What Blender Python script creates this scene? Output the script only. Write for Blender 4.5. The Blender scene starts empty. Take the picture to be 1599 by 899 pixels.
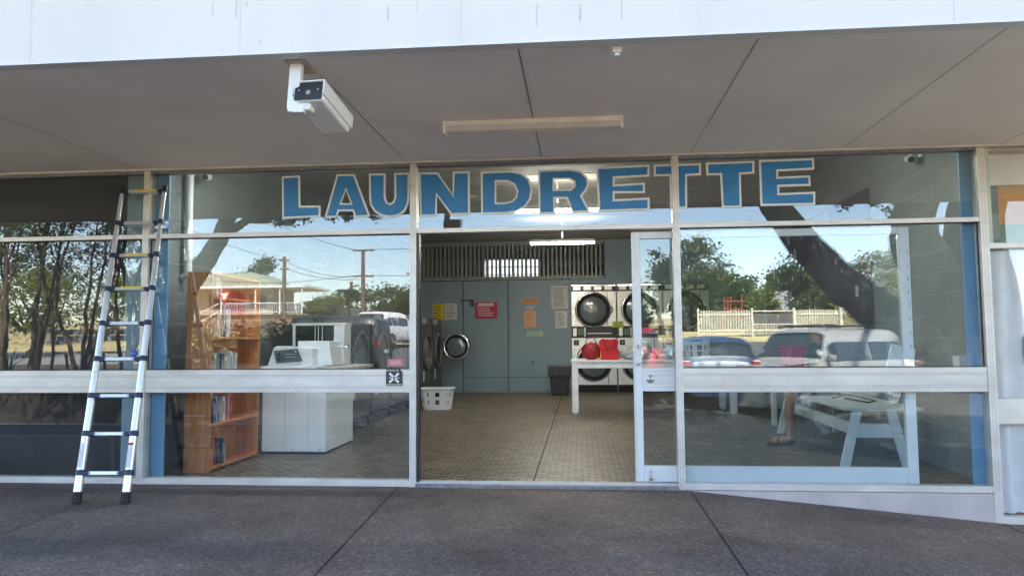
import bpy, bmesh, math, random
import numpy as np
from mathutils import Vector, Matrix
random.seed(7)
C = bpy.context.scene
COL = C.collection
rad = math.radians

# ---------------------------------------------------------------- camera
pitch, yaw, roll = 0.0696635, 0.0909568, -0.0073324
cy, sy, cp, sp = math.cos(yaw), math.sin(yaw), math.cos(pitch), math.sin(pitch)
F = Vector((-sy*cp, cy*cp, sp)); Rr = Vector((cy, sy, 0)); Uu = Rr.cross(F)
cr, sr = math.cos(roll), math.sin(roll)
R2 = cr*Rr + sr*Uu; U2 = -sr*Rr + cr*Uu
cd = bpy.data.cameras.new('camera'); cam = bpy.data.objects.new('camera', cd); COL.objects.link(cam)
M3 = Matrix((R2, U2, -F)).transposed()
cam.matrix_world = Matrix.Translation((0, -6.2247, 1.2)) @ M3.to_4x4()
cd.sensor_fit = 'HORIZONTAL'; cd.sensor_width = 36; cd.lens = 1163.106/1599*36
cd.clip_end = 3000; cd.clip_start = 0.05
C.camera = cam

# ---------------------------------------------------------------- world, sun, exposure
SUN_EL, SUN_AZ = rad(49), rad(16)     # azimuth clockwise from +Y (behind the shop)
w = bpy.data.worlds.new('World'); C.world = w; w.use_nodes = True
nt = w.node_tree; bg = nt.nodes['Background']
sky = nt.nodes.new('ShaderNodeTexSky'); sky.sky_type = 'NISHITA'; sky.sun_disc = False
sky.sun_elevation = SUN_EL; sky.sun_rotation = SUN_AZ; sky.air_density = 1.0; sky.dust_density = 0.25; sky.ozone_density = 2.2
tn = nt.nodes.new('ShaderNodeMix'); tn.data_type = 'RGBA'; tn.blend_type = 'MULTIPLY'; tn.inputs[0].default_value = 1
tn.inputs[7].default_value = (1, .915, .86, 1)      # camera white balance set for open shade
nt.links.new(sky.outputs[0], tn.inputs[6]); nt.links.new(tn.outputs[2], bg.inputs[0]); bg.inputs[1].default_value = 0.15
sl = bpy.data.lights.new('sun', 'SUN'); sl.energy = 5.0; sl.angle = rad(0.5); sl.color = (1, .93, .82)
so = bpy.data.objects.new('sun', sl); COL.objects.link(so)
sdir = Vector((math.sin(SUN_AZ)*math.cos(SUN_EL), math.cos(SUN_AZ)*math.cos(SUN_EL), math.sin(SUN_EL)))
so.rotation_euler = sdir.to_track_quat('Z', 'Y').to_euler()
C.view_settings.view_transform = 'Standard'; C.view_settings.look = 'None'
C.view_settings.exposure = 2.9; C.view_settings.gamma = 1; C.view_settings.use_curve_mapping = False
C.render.engine = 'CYCLES'
cyc = C.cycles
cyc.use_denoising = True; cyc.max_bounces = 10; cyc.diffuse_bounces = 5; cyc.glossy_bounces = 5
cyc.transparent_max_bounces = 24; cyc.transmission_bounces = 4; cyc.sample_clamp_indirect = 6
cyc.caustics_reflective = False; cyc.caustics_refractive = False
try: cyc.denoiser = 'OPENIMAGEDENOISE'
except Exception: pass

# ---------------------------------------------------------------- materials
def mat(name, col, rough=.6, metal=0., var=.10, vs=6., bump=0., bs=60., col2=None, spec=.5, aniso=None, detail=6, thresh=None, emit=None, trans=None):
    m = bpy.data.materials.new(name); m.use_nodes = True
    n = m.node_tree.nodes; l = m.node_tree.links; b = n['Principled BSDF']
    b.inputs['Roughness'].default_value = rough; b.inputs['Metallic'].default_value = metal
    b.inputs['Specular IOR Level'].default_value = spec
    tc = n.new('ShaderNodeTexCoord'); mp = n.new('ShaderNodeMapping'); l.new(tc.outputs['Object'], mp.inputs[0])
    if aniso: mp.inputs['Scale'].default_value = aniso
    nz = n.new('ShaderNodeTexNoise'); nz.inputs['Scale'].default_value = vs; nz.inputs['Detail'].default_value = detail
    nz.inputs['Roughness'].default_value = .65
    l.new(mp.outputs[0], nz.inputs['Vector'])
    cr_ = n.new('ShaderNodeValToRGB'); l.new(nz.outputs['Fac'], cr_.inputs[0])
    a = [max(0, c*(1-var)) for c in col]; c2 = col2 or [min(1, c*(1+var)) for c in col]
    t0, t1 = thresh or (.35, .65)
    cr_.color_ramp.elements[0].position = t0; cr_.color_ramp.elements[1].position = t1
    cr_.color_ramp.elements[0].color = (*a, 1); cr_.color_ramp.elements[1].color = (*c2, 1)
    l.new(cr_.outputs[0], b.inputs['Base Color'])
    rr = n.new('ShaderNodeMapRange'); rr.inputs['To Min'].default_value = max(.02, rough-.08); rr.inputs['To Max'].default_value = min(1, rough+.1)
    l.new(nz.outputs['Fac'], rr.inputs['Value']); l.new(rr.outputs[0], b.inputs['Roughness'])
    if bump:
        n2 = n.new('ShaderNodeTexNoise'); n2.inputs['Scale'].default_value = bs; n2.inputs['Detail'].default_value = 4
        l.new(mp.outputs[0], n2.inputs['Vector'])
        bp = n.new('ShaderNodeBump'); bp.inputs['Strength'].default_value = bump; bp.inputs['Distance'].default_value = .01
        l.new(n2.outputs['Fac'], bp.inputs['Height']); l.new(bp.outputs[0], b.inputs['Normal'])
    if emit:
        b.inputs['Emission Color'].default_value = (*emit[0], 1); b.inputs['Emission Strength'].default_value = emit[1]
    if trans:
        tb = n.new('ShaderNodeBsdfTranslucent'); tb.inputs[0].default_value = (*trans[0], 1)
        mx = n.new('ShaderNodeMixShader'); mx.inputs[0].default_value = trans[1]
        l.new(b.outputs[0], mx.inputs[1]); l.new(tb.outputs[0], mx.inputs[2])
        l.new(mx.outputs[0], n['Material Output'].inputs[0])
    return m

def brickmat(name, c1, c2, mortar, bw, bh, ms, plane='xy', rough=.7, bump=.4, off=.5, bias=0., spec=.4, dirt=.15):
    m = mat(name, c1, rough, spec=spec); n = m.node_tree.nodes; l = m.node_tree.links; b = n['Principled BSDF']
    tc = [x for x in n if x.type == 'TEX_COORD'][0]
    sp_ = n.new('ShaderNodeSeparateXYZ'); cb = n.new('ShaderNodeCombineXYZ'); l.new(tc.outputs['Object'], sp_.inputs[0])
    ax = {'xy': ('X', 'Y'), 'xz': ('X', 'Z'), 'yz': ('Y', 'Z')}[plane]
    l.new(sp_.outputs[ax[0]], cb.inputs[0]); l.new(sp_.outputs[ax[1]], cb.inputs[1])
    br = n.new('ShaderNodeTexBrick'); l.new(cb.outputs[0], br.inputs['Vector'])
    br.inputs['Scale'].default_value = 1; br.inputs['Brick Width'].default_value = bw; br.inputs['Row Height'].default_value = bh
    br.inputs['Mortar Size'].default_value = ms; br.inputs['Color1'].default_value = (*c1, 1); br.inputs['Color2'].default_value = (*c2, 1)
    br.inputs['Mortar'].default_value = (*mortar, 1); br.inputs['Bias'].default_value = bias; br.offset = off
    br.inputs['Mortar Smooth'].default_value = .3
    nz = n.new('ShaderNodeTexNoise'); nz.inputs['Scale'].default_value = 1.7; nz.inputs['Detail'].default_value = 8; l.new(tc.outputs['Object'], nz.inputs['Vector'])
    mr = n.new('ShaderNodeMapRange'); mr.inputs['From Min'].default_value = .3; mr.inputs['From Max'].default_value = .7
    mr.inputs['To Min'].default_value = 1-dirt; mr.inputs['To Max'].default_value = 1+dirt*.6
    l.new(nz.outputs['Fac'], mr.inputs['Value'])
    vm = n.new('ShaderNodeVectorMath'); vm.operation = 'SCALE'; l.new(br.outputs['Color'], vm.inputs[0]); l.new(mr.outputs[0], vm.inputs['Scale'])
    l.new(vm.outputs[0], b.inputs['Base Color'])
    bp = n.new('ShaderNodeBump'); bp.invert = True; bp.inputs['Strength'].default_value = bump; bp.inputs['Distance'].default_value = .006
    l.new(br.outputs['Fac'], bp.inputs['Height']); l.new(bp.outputs[0], b.inputs['Normal'])
    return m

def glassmat(name, refl, tint=(.85, .9, .9), dust=.02, col=(.95, .97, 1), wav=0.0):
    m = bpy.data.materials.new(name); m.use_nodes = True; n = m.node_tree.nodes; l = m.node_tree.links
    n.remove(n['Principled BSDF']); out = n['Material Output']
    tr = n.new('ShaderNodeBsdfTransparent'); tr.inputs[0].default_value = (*tint, 1)
    gl = n.new('ShaderNodeBsdfGlossy'); gl.inputs['Roughness'].default_value = 0.0; gl.inputs['Color'].default_value = (*col, 1)
    fr = n.new('ShaderNodeFresnel'); ge = n.new('ShaderNodeNewGeometry'); io = n.new('ShaderNodeMapRange')
    io.inputs['To Min'].default_value = 1.5; io.inputs['To Max'].default_value = 1/1.5      # thin sheet: same Fresnel from either side
    l.new(ge.outputs['Backfacing'], io.inputs['Value']); l.new(io.outputs[0], fr.inputs[0])
    ma = n.new('ShaderNodeMath'); ma.operation = 'MULTIPLY_ADD'; ma.inputs[1].default_value = 1.0; ma.inputs[2].default_value = refl - .04; ma.use_clamp = True
    l.new(fr.outputs[0], ma.inputs[0])
    mx = n.new('ShaderNodeMixShader'); l.new(ma.outputs[0], mx.inputs[0]); l.new(tr.outputs[0], mx.inputs[1]); l.new(gl.outputs[0], mx.inputs[2])
    df = n.new('ShaderNodeBsdfDiffuse'); df.inputs[0].default_value = (.75, .76, .75, 1)
    tc = n.new('ShaderNodeTexCoord'); nz = n.new('ShaderNodeTexNoise'); nz.inputs['Scale'].default_value = 2.2; nz.inputs['Detail'].default_value = 9; nz.inputs['Roughness'].default_value = .7
    l.new(tc.outputs['Object'], nz.inputs['Vector'])
    mr = n.new('ShaderNodeMapRange'); mr.inputs['From Min'].default_value = .42; mr.inputs['From Max'].default_value = .75; mr.inputs['To Min'].default_value = dust*.2; mr.inputs['To Max'].default_value = dust*3
    l.new(nz.outputs['Fac'], mr.inputs['Value'])
    m2 = n.new('ShaderNodeMixShader'); l.new(mr.outputs[0], m2.inputs[0]); l.new(mx.outputs[0], m2.inputs[1]); l.new(df.outputs[0], m2.inputs[2])
    if wav:
        n2 = n.new('ShaderNodeTexNoise'); n2.inputs['Scale'].default_value = 1.3; n2.inputs['Detail'].default_value = 1; l.new(tc.outputs['Object'], n2.inputs['Vector'])
        bp = n.new('ShaderNodeBump'); bp.inputs['Strength'].default_value = wav; bp.inputs['Distance'].default_value = .01; l.new(n2.outputs['Fac'], bp.inputs['Height']); l.new(bp.outputs[0], gl.inputs['Normal'])
    l.new(m2.outputs[0], out.inputs[0]); return m

Mt = {}
Mt['seam'] = mat('soffit_seam', (.12, .11, .11), .9)
Mt['seam_f'] = mat('filled_soffit_seam', (.42, .38, .375), .9)
Mt['glass'] = glassmat('window_glass', .060, (.94, .97, .98), .006, wav=.02)
Mt['glass_top'] = glassmat('transom_glass', .060, (.92, .95, .95), .006, wav=.02)
Mt['glass_door'] = glassmat('door_glass', .055, (.90, .95, .96), .006, wav=.02)
Mt['car_glass'] = mat('car_glass', (.015, .02, .022), .05, 0, .05, spec=.9)
Mt['alu'] = mat('anodised_aluminium', (.63, .60, .57), .42, .35, .13, 2.2, .08, 120, aniso=(1, 1, 2.5), detail=10)
Mt['alu_w'] = mat('white_powdercoat', (.72, .74, .76), .4, 0, .04, 3)
Mt['alu_d'] = mat('dull_aluminium_track', (.22, .22, .23), .4, .6, .2, 20, .1, 90)
Mt['fascia'] = mat('weathered_white_fascia', (.70, .665, .63), .6, 0, .0, 2.0, .05, 40, (.75, .71, .67), aniso=(1, 1, .4))
Mt['soffit'] = mat('soffit_paint', (.89, .85, .86), .6, 0, .07, .7, .05, 12)
Mt['dark'] = mat('dark_joint', (.02, .02, .02), .9)
Mt['black'] = mat('black_plastic', (.02, .02, .022), .4)
Mt['black_r'] = mat('black_rubber', (.015, .015, .015), .75)
Mt['white'] = mat('white_enamel', (.78, .80, .82), .35, 0, .03, 4)
Mt['white_m'] = mat('white_painted_timber', (.74, .76, .78), .5, 0, .06, 7, .1, 50)
Mt['grey_pl'] = mat('grey_plastic', (.35, .36, .37), .5)
Mt['wallpaint'] = mat('grey_green_wall_paint', (.215, .29, .34), .55, 0, .05, .9, .03, 20)
Mt['block'] = brickmat('painted_block_wall', (.21, .245, .245), (.22, .255, .25), (.30, .335, .33), .4, .2, .006, 'yz', .7, .5, dirt=.12)
Mt['cream_batten'] = mat('cream_batten_paint', (.86, .80, .72), .5)
Mt['blue'] = mat('blue_pilaster_paint', (.15, .33, .52), .5, 0, .08, 3, .1, 40)
Mt['ceil'] = mat('ceiling_board_paint', (.44, .43, .41), .7, 0, .04, 1)
Mt['tile'] = brickmat('mosaic_floor_tiles', (.29, .24, .165), (.055, .045, .035), (.035, .03, .026), .12, .07, .012, 'xy', .4, .3, .5, dirt=.25, bias=-.25)
Mt['plinth'] = mat('pale_pink_render', (.50, .44, .43), .8, 0, .10, 3, .2, 60)
Mt['blue_sign'] = mat('blue_sign_paint', (.02, .20, .49), .45, 0, .10, 5)
Mt['white_sign'] = mat('white_sign_paint', (.78, .78, .75), .5, 0, .03, 5)
Mt['pine'] = mat('stained_pine', (.40, .135, .035), .5, 0, .0, 3, .1, 30, (.60, .235, .07), aniso=(9, 9, .8), detail=9)
Mt['knot'] = mat('pine_knot', (.10, .03, .012), .6)
Mt['steel'] = mat('brushed_stainless', (.62, .60, .57), .34, .7, .10, 2.5, .05, 150, aniso=(1, 1, 8))
Mt['dull_ring'] = mat('dull_steel_ring', (.12, .125, .13), .5, .3, .05)
Mt['chrome'] = mat('polished_chrome', (.75, .76, .78), .12, 1., .03)
Mt['greywasher'] = mat('grey_washer_enamel', (.055, .062, .068), .4, 0, .1, 3)
Mt['drum'] = mat('door_bowl_glass', (.14, .17, .18), .12, 0, .2, 3, spec=.9)
Mt['tube'] = mat('lit_fluorescent_tube', (.9, .9, .85), .5, emit=((1., .95, .80), 14))
Mt['diff'] = mat('frosted_diffuser', (.62, .60, .58), .4)
Mt['ladder'] = mat('ladder_aluminium', (.68, .69, .71), .3, .75, .06, 5, .05, 180, aniso=(1, 1, .4))
Mt['navy'] = mat('navy_plastic_collar', (.012, .018, .06), .45)
Mt['yellow'] = mat('yellow_grip', (.65, .48, .05), .6, 0, .12, 60)
Mt['red'] = mat('red_cloth', (.52, .018, .03), .7, 0, .2, 9, .3, 40)
Mt['dred'] = mat('dark_red_leather', (.33, .02, .03), .5, 0, .15, 9)
Mt['bag'] = mat('crinkled_grey_plastic', (.42, .44, .47), .3, 0, .2, 12, .3, 30)
Mt['pink'] = mat('pink_plastic', (.62, .10, .20), .4)
Mt['skin'] = mat('skin', (.42, .23, .16), .55, 0, .08, 8)
Mt['hair'] = mat('dark_hair', (.03, .02, .015), .6, 0, .3, 30)
Mt['shorts'] = mat('dark_shorts', (.02, .022, .04), .9, 0, .2, 20)
Mt['shirt'] = mat('dark_teal_shirt', (.06, .10, .12), .9, 0, .15, 10)
Mt['aggregate'] = None
def aggregate():
    m = mat('exposed_aggregate_paving', (.10, .092, .088), .75, 0, .30, 1.1, .0, 60, spec=.35, detail=10)
    n = m.node_tree.nodes; l = m.node_tree.links; b = n['Principled BSDF']
    base = [x for x in n if x.type == 'VALTORGB'][0]; base.color_ramp.elements[0].color = (.118, .093, .080, 1); base.color_ramp.elements[1].color = (.20, .170, .153, 1)
    tc = [x for x in n if x.type == 'TEX_COORD'][0]
    v = n.new('ShaderNodeTexVoronoi'); v.inputs['Scale'].default_value = 75; l.new(tc.outputs['Object'], v.inputs['Vector'])
    s = n.new('ShaderNodeSeparateColor'); l.new(v.outputs['Color'], s.inputs[0])
    r = n.new('ShaderNodeValToRGB'); l.new(s.outputs[0], r.inputs[0]); e = r.color_ramp.elements
    e[0].color = (.62, .62, .62, 1); e[1].position = 1; e[1].color = (1.8, 1.7, 1.6, 1)
    e2 = e.new(.5); e2.color = (.9, .9, .9, 1); e3 = e.new(.88); e3.color = (1.25, 1.2, 1.15, 1)
    mx = n.new('ShaderNodeMix'); mx.data_type = 'RGBA'; mx.blend_type = 'MULTIPLY'; mx.inputs[0].default_value = 1
    l.new(base.outputs[0], mx.inputs[6]); l.new(r.outputs[0], mx.inputs[7])
    n3 = n.new('ShaderNodeTexNoise'); n3.inputs['Scale'].default_value = .45; n3.inputs['Detail'].default_value = 6; l.new(tc.outputs['Object'], n3.inputs['Vector'])
    r3 = n.new('ShaderNodeValToRGB'); l.new(n3.outputs['Fac'], r3.inputs[0]); r3.color_ramp.elements[0].position = .4; r3.color_ramp.elements[1].position = .62
    r3.color_ramp.elements[0].color = (.80, .82, .86, 1); r3.color_ramp.elements[1].color = (1.18, 1.08, 1.02, 1)
    m2 = n.new('ShaderNodeMix'); m2.data_type = 'RGBA'; m2.blend_type = 'MULTIPLY'; m2.inputs[0].default_value = 1
    l.new(mx.outputs[2], m2.inputs[6]); l.new(r3.outputs[0], m2.inputs[7]); l.new(m2.outputs[2], b.inputs['Base Color'])
    bp = n.new('ShaderNodeBump'); bp.inputs['Strength'].default_value = .5; bp.inputs['Distance'].default_value = .003
    l.new(v.outputs['Distance'], bp.inputs['Height']); l.new(bp.outputs[0], b.inputs['Normal'])
    return m
Mt['aggregate'] = aggregate()
Mt['asphalt'] = mat('car_park_asphalt', (.08, .076, .072), .85, 0, .25, .8, .3, 90, detail=10)
Mt['drygrass'] = mat('dry_winter_grass', (.40, .30, .13), .95, 0, .0, .35, .5, 25, (.52, .43, .20), detail=10)
Mt['mulch'] = mat('bark_mulch', (.07, .05, .035), .95, 0, .4, 14, .8, 60)
Mt['kerb'] = mat('concrete_kerb', (.32, .31, .29), .85, 0, .15, 4, .2, 60)
Mt['bark'] = mat('grey_brown_bark', (.045, .042, .040), .9, 0, .35, 5, .9, 22, aniso=(1, 1, .35))
Mt['bark_l'] = mat('pale_shrub_bark', (.12, .085, .055), .9, 0, .3, 12, .4, 50)
Mt['timber'] = mat('weathered_pole_timber', (.16, .11, .08), .85, 0, .2, 5)
Mt['cream'] = mat('cream_fence_paint', (.62, .56, .42), .6, 0, .08, 3)
Mt['steelg'] = mat('galvanised_steel', (.4, .41, .42), .5, .5, .1, 6)
def leaf(name, a, b_): return mat(name, a, .5, 0, 0, .9, 0, 1, b_, spec=.35, thresh=(.3, .7), trans=((a[0]*2.2, a[1]*2.2, a[2]*1.4), .35))
Mt['leaf_dark'] = leaf('dark_leaves', (.022, .036, .014), (.055, .080, .025))
Mt['leaf_mid'] = leaf('mid_green_leaves', (.045, .070, .020), (.095, .120, .035))
Mt['leaf_olive'] = leaf('olive_leaves', (.065, .075, .030), (.130, .135, .060))
Mt['leaf_lime'] = leaf('yellow_green_leaves', (.10, .13, .025), (.20, .21, .05))
Mt['leaf_pale'] = leaf('pale_grey_green_leaves', (.12, .12, .08), (.22, .21, .15))

# ---------------------------------------------------------------- helpers
def tag(o, label=None, cat=None, group=None, kind=None):
    if label: o['label'] = label
    if cat: o['category'] = cat
    if group: o['group'] = group
    if kind: o['kind'] = kind
    return o
def T(name, label, cat, loc=(0, 0, 0), rz=0, group=None):
    o = bpy.data.objects.new(name, None); COL.objects.link(o); o.empty_display_size = .1
    o.matrix_world = Matrix.Translation(loc) @ Matrix.Rotation(rz, 4, 'Z')
    return tag(o, label, cat, group)
def copy_tree(o, parent=None):
    c = o.copy(); COL.objects.link(c); c.parent = parent
    for ch in list(o.children): copy_tree(ch, c)
    return c
def wm(o):
    m = o.matrix_basis.copy(); p = o.parent
    while p: m = p.matrix_basis @ m; p = p.parent
    return m
class MB:
    def __init__(s): s.v = []; s.f = []; s.sm = []
    def add(s, vs, fs, smooth=False):
        k = len(s.v); s.v += [tuple(x) for x in vs]; s.f += [tuple(i+k for i in f) for f in fs]; s.sm += [smooth]*len(fs); return s
    def box(s, x0, x1, y0, y1, z0, z1, mx=None):
        vs = [Vector((x, y, z)) for z in (z0, z1) for y in (y0, y1) for x in (x0, x1)]
        if mx: vs = [mx @ v for v in vs]
        return s.add(vs, [(0, 2, 3, 1), (4, 5, 7, 6), (0, 1, 5, 4), (2, 6, 7, 3), (0, 4, 6, 2), (1, 3, 7, 5)])
    def tube(s, pts, r, n=10, caps=True, flat=1.):
        pts = [Vector(p) for p in pts]; rs = r if isinstance(r, (list, tuple)) else [r]*len(pts)
        vs = []; fs = []; up = None
        for i, p in enumerate(pts):
            d = (pts[min(i+1, len(pts)-1)] - pts[max(i-1, 0)]).normalized()
            if up is None: up = Vector((0, 0, 1)) if abs(d.z) < .9 else Vector((1, 0, 0))
            a = d.cross(up).normalized(); b = a.cross(d).normalized(); up = b
            for j in range(n):
                t = 2*math.pi*j/n; vs.append(p + rs[i]*(math.cos(t)*a + math.sin(t)*b*flat))
        for i in range(len(pts)-1):
            for j in range(n): fs.append((i*n+j, (i+1)*n+j, (i+1)*n+(j+1) % n, i*n+(j+1) % n))
        s.add(vs, fs, n > 4)
        if caps:
            s.add([vs[j] for j in range(n)], [tuple(range(n))]); s.add([vs[(len(pts)-1)*n+j] for j in range(n)], [tuple(range(n))[::-1]])
        return s
    def lathe(s, c, prof, axis='z', n=32, a0=0, a1=2*math.pi):
        ex = {'x': (Vector((1, 0, 0)), Vector((0, 1, 0)), Vector((0, 0, 1))), 'y': (Vector((0, 1, 0)), Vector((1, 0, 0)), Vector((0, 0, 1))), 'z': (Vector((0, 0, 1)), Vector((1, 0, 0)), Vector((0, 1, 0)))}
        ax, u, v = ex[axis] if isinstance(axis, str) else axis
        c = Vector(c); vs = []; fs = []; m = len(prof)
        for j in range(n):
            t = a0 + (a1-a0)*j/n
            for r, h in prof: vs.append(c + ax*h + r*(math.cos(t)*u + math.sin(t)*v))
        for j in range(n):
            k = (j+1) % n
            for i in range(m-1): fs.append((j*m+i, k*m+i, k*m+i+1, j*m+i+1))
        return s.add(vs, fs, True)
    def prism(s, poly, o, ux, uy, th):
        """polygon in the plane o + x*ux + y*uy, thickness along ux x uy"""
        o = Vector(o); ux = Vector(ux); uy = Vector(uy); nn = ux.cross(uy)*th; n = len(poly)
        vs = [o + x*ux + y*uy for x, y in poly]; vs += [v + nn for v in vs]
        return s.add(vs, [tuple(range(n))[::-1], tuple(range(n, 2*n))] + [(i, (i+1) % n, n+(i+1) % n, n+i) for i in range(n)])
    def build(s, name, m, parent=None, world=True, bevel=0, fixn=True, **k):
        me = bpy.data.meshes.new(name)
        vs = s.v
        if parent is not None and world:
            inv = wm(parent).inverted(); vs = [inv @ Vector(v) for v in vs]
        me.from_pydata([tuple(v) for v in vs], [], s.f); me.polygons.foreach_set('use_smooth', s.sm); me.update()
        me.materials.append(m)
        o = bpy.data.objects.new(name, me); COL.objects.link(o)
        if parent is not None: o.parent = parent
        if bevel:
            b = o.modifiers.new('b', 'BEVEL'); b.width = bevel; b.segments = 2; b.limit_method = 'ANGLE'; b.angle_limit = rad(40)
        if fixn and len(s.f) < 20000:
            bm = bmesh.new(); bm.from_mesh(me); bmesh.ops.recalc_face_normals(bm, faces=bm.faces); bm.to_mesh(me); bm.free()
        tag(o, **k) if k else None
        return o
def box(name, m, parent, x0, x1, y0, y1, z0, z1, bevel=0, **k): return MB().box(x0, x1, y0, y1, z0, z1).build(name, m, parent, bevel=bevel, **k)
# ---------------------------------------------------------------- ground
def P(x, y):   # pavement level beside the shop
    return -.018 - .012*max(0, -y) - .094*max(0, x-.8) if x < 9 else -.018 - .012*max(0, -y) - .77
def Gz(x, y):
    d = -y
    tilt = -.07*min(max(x, 0), 5)*max(0, 1-max(0, d-10)/18)
    return -.21 + tilt + .055*max(0, min(d, 75)-9)
def sheet(name, xs, ys, fn, m, dz=0, **k):
    b = MB(); nx = len(xs); vs = [(x, y, fn(x, y)+dz) for y in ys for x in xs]
    fs = [(j*nx+i, j*nx+i+1, (j+1)*nx+i+1, (j+1)*nx+i) for j in range(len(ys)-1) for i in range(nx-1)]
    b.add(vs, fs, True); return b.build(name, m, None, fixn=False, **k)
XG = [-1500, -400, -120, -60, -40, -30, -20, -14, -10, -7, -5, -3, -1, 0, 1, 2, 3, 4, 5, 7, 10, 14, 20, 30, 40, 60, 120, 400, 1500]
YG = [1500, 300, 60, 20, -3.4, -4, -5, -6, -7, -8, -9, -10, -11, -12, -14, -16, -18, -20, -22, -25, -28, -32, -37, -45, -55, -65, -75, -100, -200, -500, -1500][::-1]
sheet('ground', XG, YG, lambda x, y: Gz(x, y) if y < -3.3 else (-1.1), Mt['drygrass'], -.05, kind='structure')
sheet('car_park', [x for x in XG if -14 <= x <= 60], [y for y in YG if -32 <= y <= -3.4], Gz, Mt['asphalt'], -.03, kind='structure')
sheet('road', [x for x in XG if -120 <= x <= -14], [y for y in YG if -28 <= y <= -20], Gz, mat('pale_bitumen', (.24, .225, .20), .9, 0, .15, .8), -.035, kind='structure')
xs = [-12, -9, -6, -4, -2, -1, 0, .4, .8, 1.2, 2, 3, 4, 6, 8.9]
sheet('pavement', xs, [-3.3, -2.5, -1.5, -.8, -.3, .06], P, Mt['aggregate'], 0, kind='structure')
kb = MB()
for a, b_ in zip(xs[:-1], xs[1:]):
    za, zb = P(a, -3.3), P(b_, -3.3)
    kb.add([(a, -3.3, za+.002), (b_, -3.3, zb+.002), (b_, -3.45, zb), (a, -3.45, za), (a, -3.45, -1), (b_, -3.45, -1), (a, -3.3, -1), (b_, -3.3, -1)], [(0, 1, 2, 3), (3, 2, 5, 4), (4, 5, 7, 6)])
kb.build('kerb', Mt['kerb'], None, kind='structure')
# the paving joints, sawn lines that follow the slope
def joint(pts, w=.011):
    b = MB()
    for (x0, y0), (x1, y1) in zip(pts[:-1], pts[1:]):
        n = 10
        for i in range(n):
            a = (x0+(x1-x0)*i/n, y0+(y1-y0)*i/n); c = (x0+(x1-x0)*(i+1)/n, y0+(y1-y0)*(i+1)/n)
            b.add([(a[0]-w/2, a[1], P(*a)+.003), (a[0]+w/2, a[1], P(*a)+.003), (c[0]+w/2, c[1], P(*c)+.003), (c[0]-w/2, c[1], P(*c)+.003)], [(0, 1, 2, 3)])
    return b
for pts in ([(-1.54, .05), (-1.38, -3.3)], [(.87, -.02), (.86, -3.3)], [(3.24, -.02), (3.25, -3.3)], [(-3.86, -.5), (-3.75, -1.8), (-3.72, -3.3)]):
    joint(pts, .006 if pts[0][0] < -3 else .011).build('paving_joint', Mt['dark'], None, kind='structure')
# raised garden bed left of the car park, opposite the left end of the shop
bed = T('garden_bed', 'raised mulch garden bed behind a low dark brick wall with shrubs', 'garden bed', (-10.5, -7, 0))
Mt['dbrick'] = brickmat('dark_brown_brick', (.035, .025, .02), (.05, .035, .028), (.05, .045, .04), .23, .08, .01, 'xz', .85, .6)
box('retaining_wall', Mt['dbrick'], bed, -19, -7.0, -6.75, -6.5, -.35, .60)
box('soil', Mt['mulch'], bed, -19, -7.0, -15, -6.76, -.35, .56)

# ---------------------------------------------------------------- shop building
shop = T('shop_building', 'single storey shop with white fascia, deep grey canopy and glazed front', 'building', (-.3, 0, 0))
XL, XR, YB, ZC = -4.05, 3.30, 11.02, 3.5
YF = -2.42
f = box('fascia', Mt['fascia'], shop, -12, 9, YF-.06, YF, 2.735, 4.3)  # unseen upper part made taller to throw shade on the reflected trunks
# fascia sheet joints and grime
j = MB()
for x in (-5.4, -4.2, -3.0, -1.8, -.6, .62, 1.85, 3.05): j.box(x, x+.004, YF-.0625, YF-.06, 2.74, 3.6)
j.build('cover_joint', mat('faint_joint', (.70, .66, .65), .8), f)
g = MB(); random.seed(3)
for i in range(20):
    x = random.uniform(-3.5, 3); z = random.choice([random.uniform(2.75, 2.9), random.uniform(2.8, 3.2)]); h = random.uniform(.02, .12)
    g.box(x, x+random.uniform(.001, .003), YF-.0618, YF-.06, z, z+h)
g.build('grime_streak', mat('grime', (.42, .40, .39), .9), f)
MB().box(-12, 9, YF-.066, YF+.012, 2.728, 2.7345).build('drip_edge', Mt['alu_w'], f)
box('canopy_roof', Mt['steelg'], shop, -12, 9, YF, 14.4, 3.85, 3.9)
sof = box('soffit', Mt['soffit'], shop, -12, 9, YF, .0, 2.74, 2.80)
j = MB()
for x in (-3.9, -1.48, .93, 2.15, 3.37): j.box(x, x+.003, YF+.02, -.01, 2.7378, 2.7405)
j.build('panel_joint', Mt['seam_f'], sof)
MB().box(-.31, -.3045, YF+.02, -.01, 2.7375, 2.7405).build('open_joint', Mt['seam'], sof)
MB().box(.935, .9375, YF+.02, -.9, 2.7374, 2.7376).box(-1.475, -1.4725, -1.9, -.6, 2.7374, 2.7376).build('open_joint', Mt['seam'], sof)
j = MB(); random.seed(12)
for x in (-5.12, -3.9, -2.68, -1.48, -.31, .93, 2.15, 3.37):
    for k in range(7):
        y = -2.2+k*.33
        for dx in (-.03, .035): j.lathe((x+dx, y, 2.7385), [(.004, .001), (.004, -.0015), (0.0001, -.0015)], 'z', 8)
j.build('nail_head', Mt['soffit'], sof)
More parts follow.
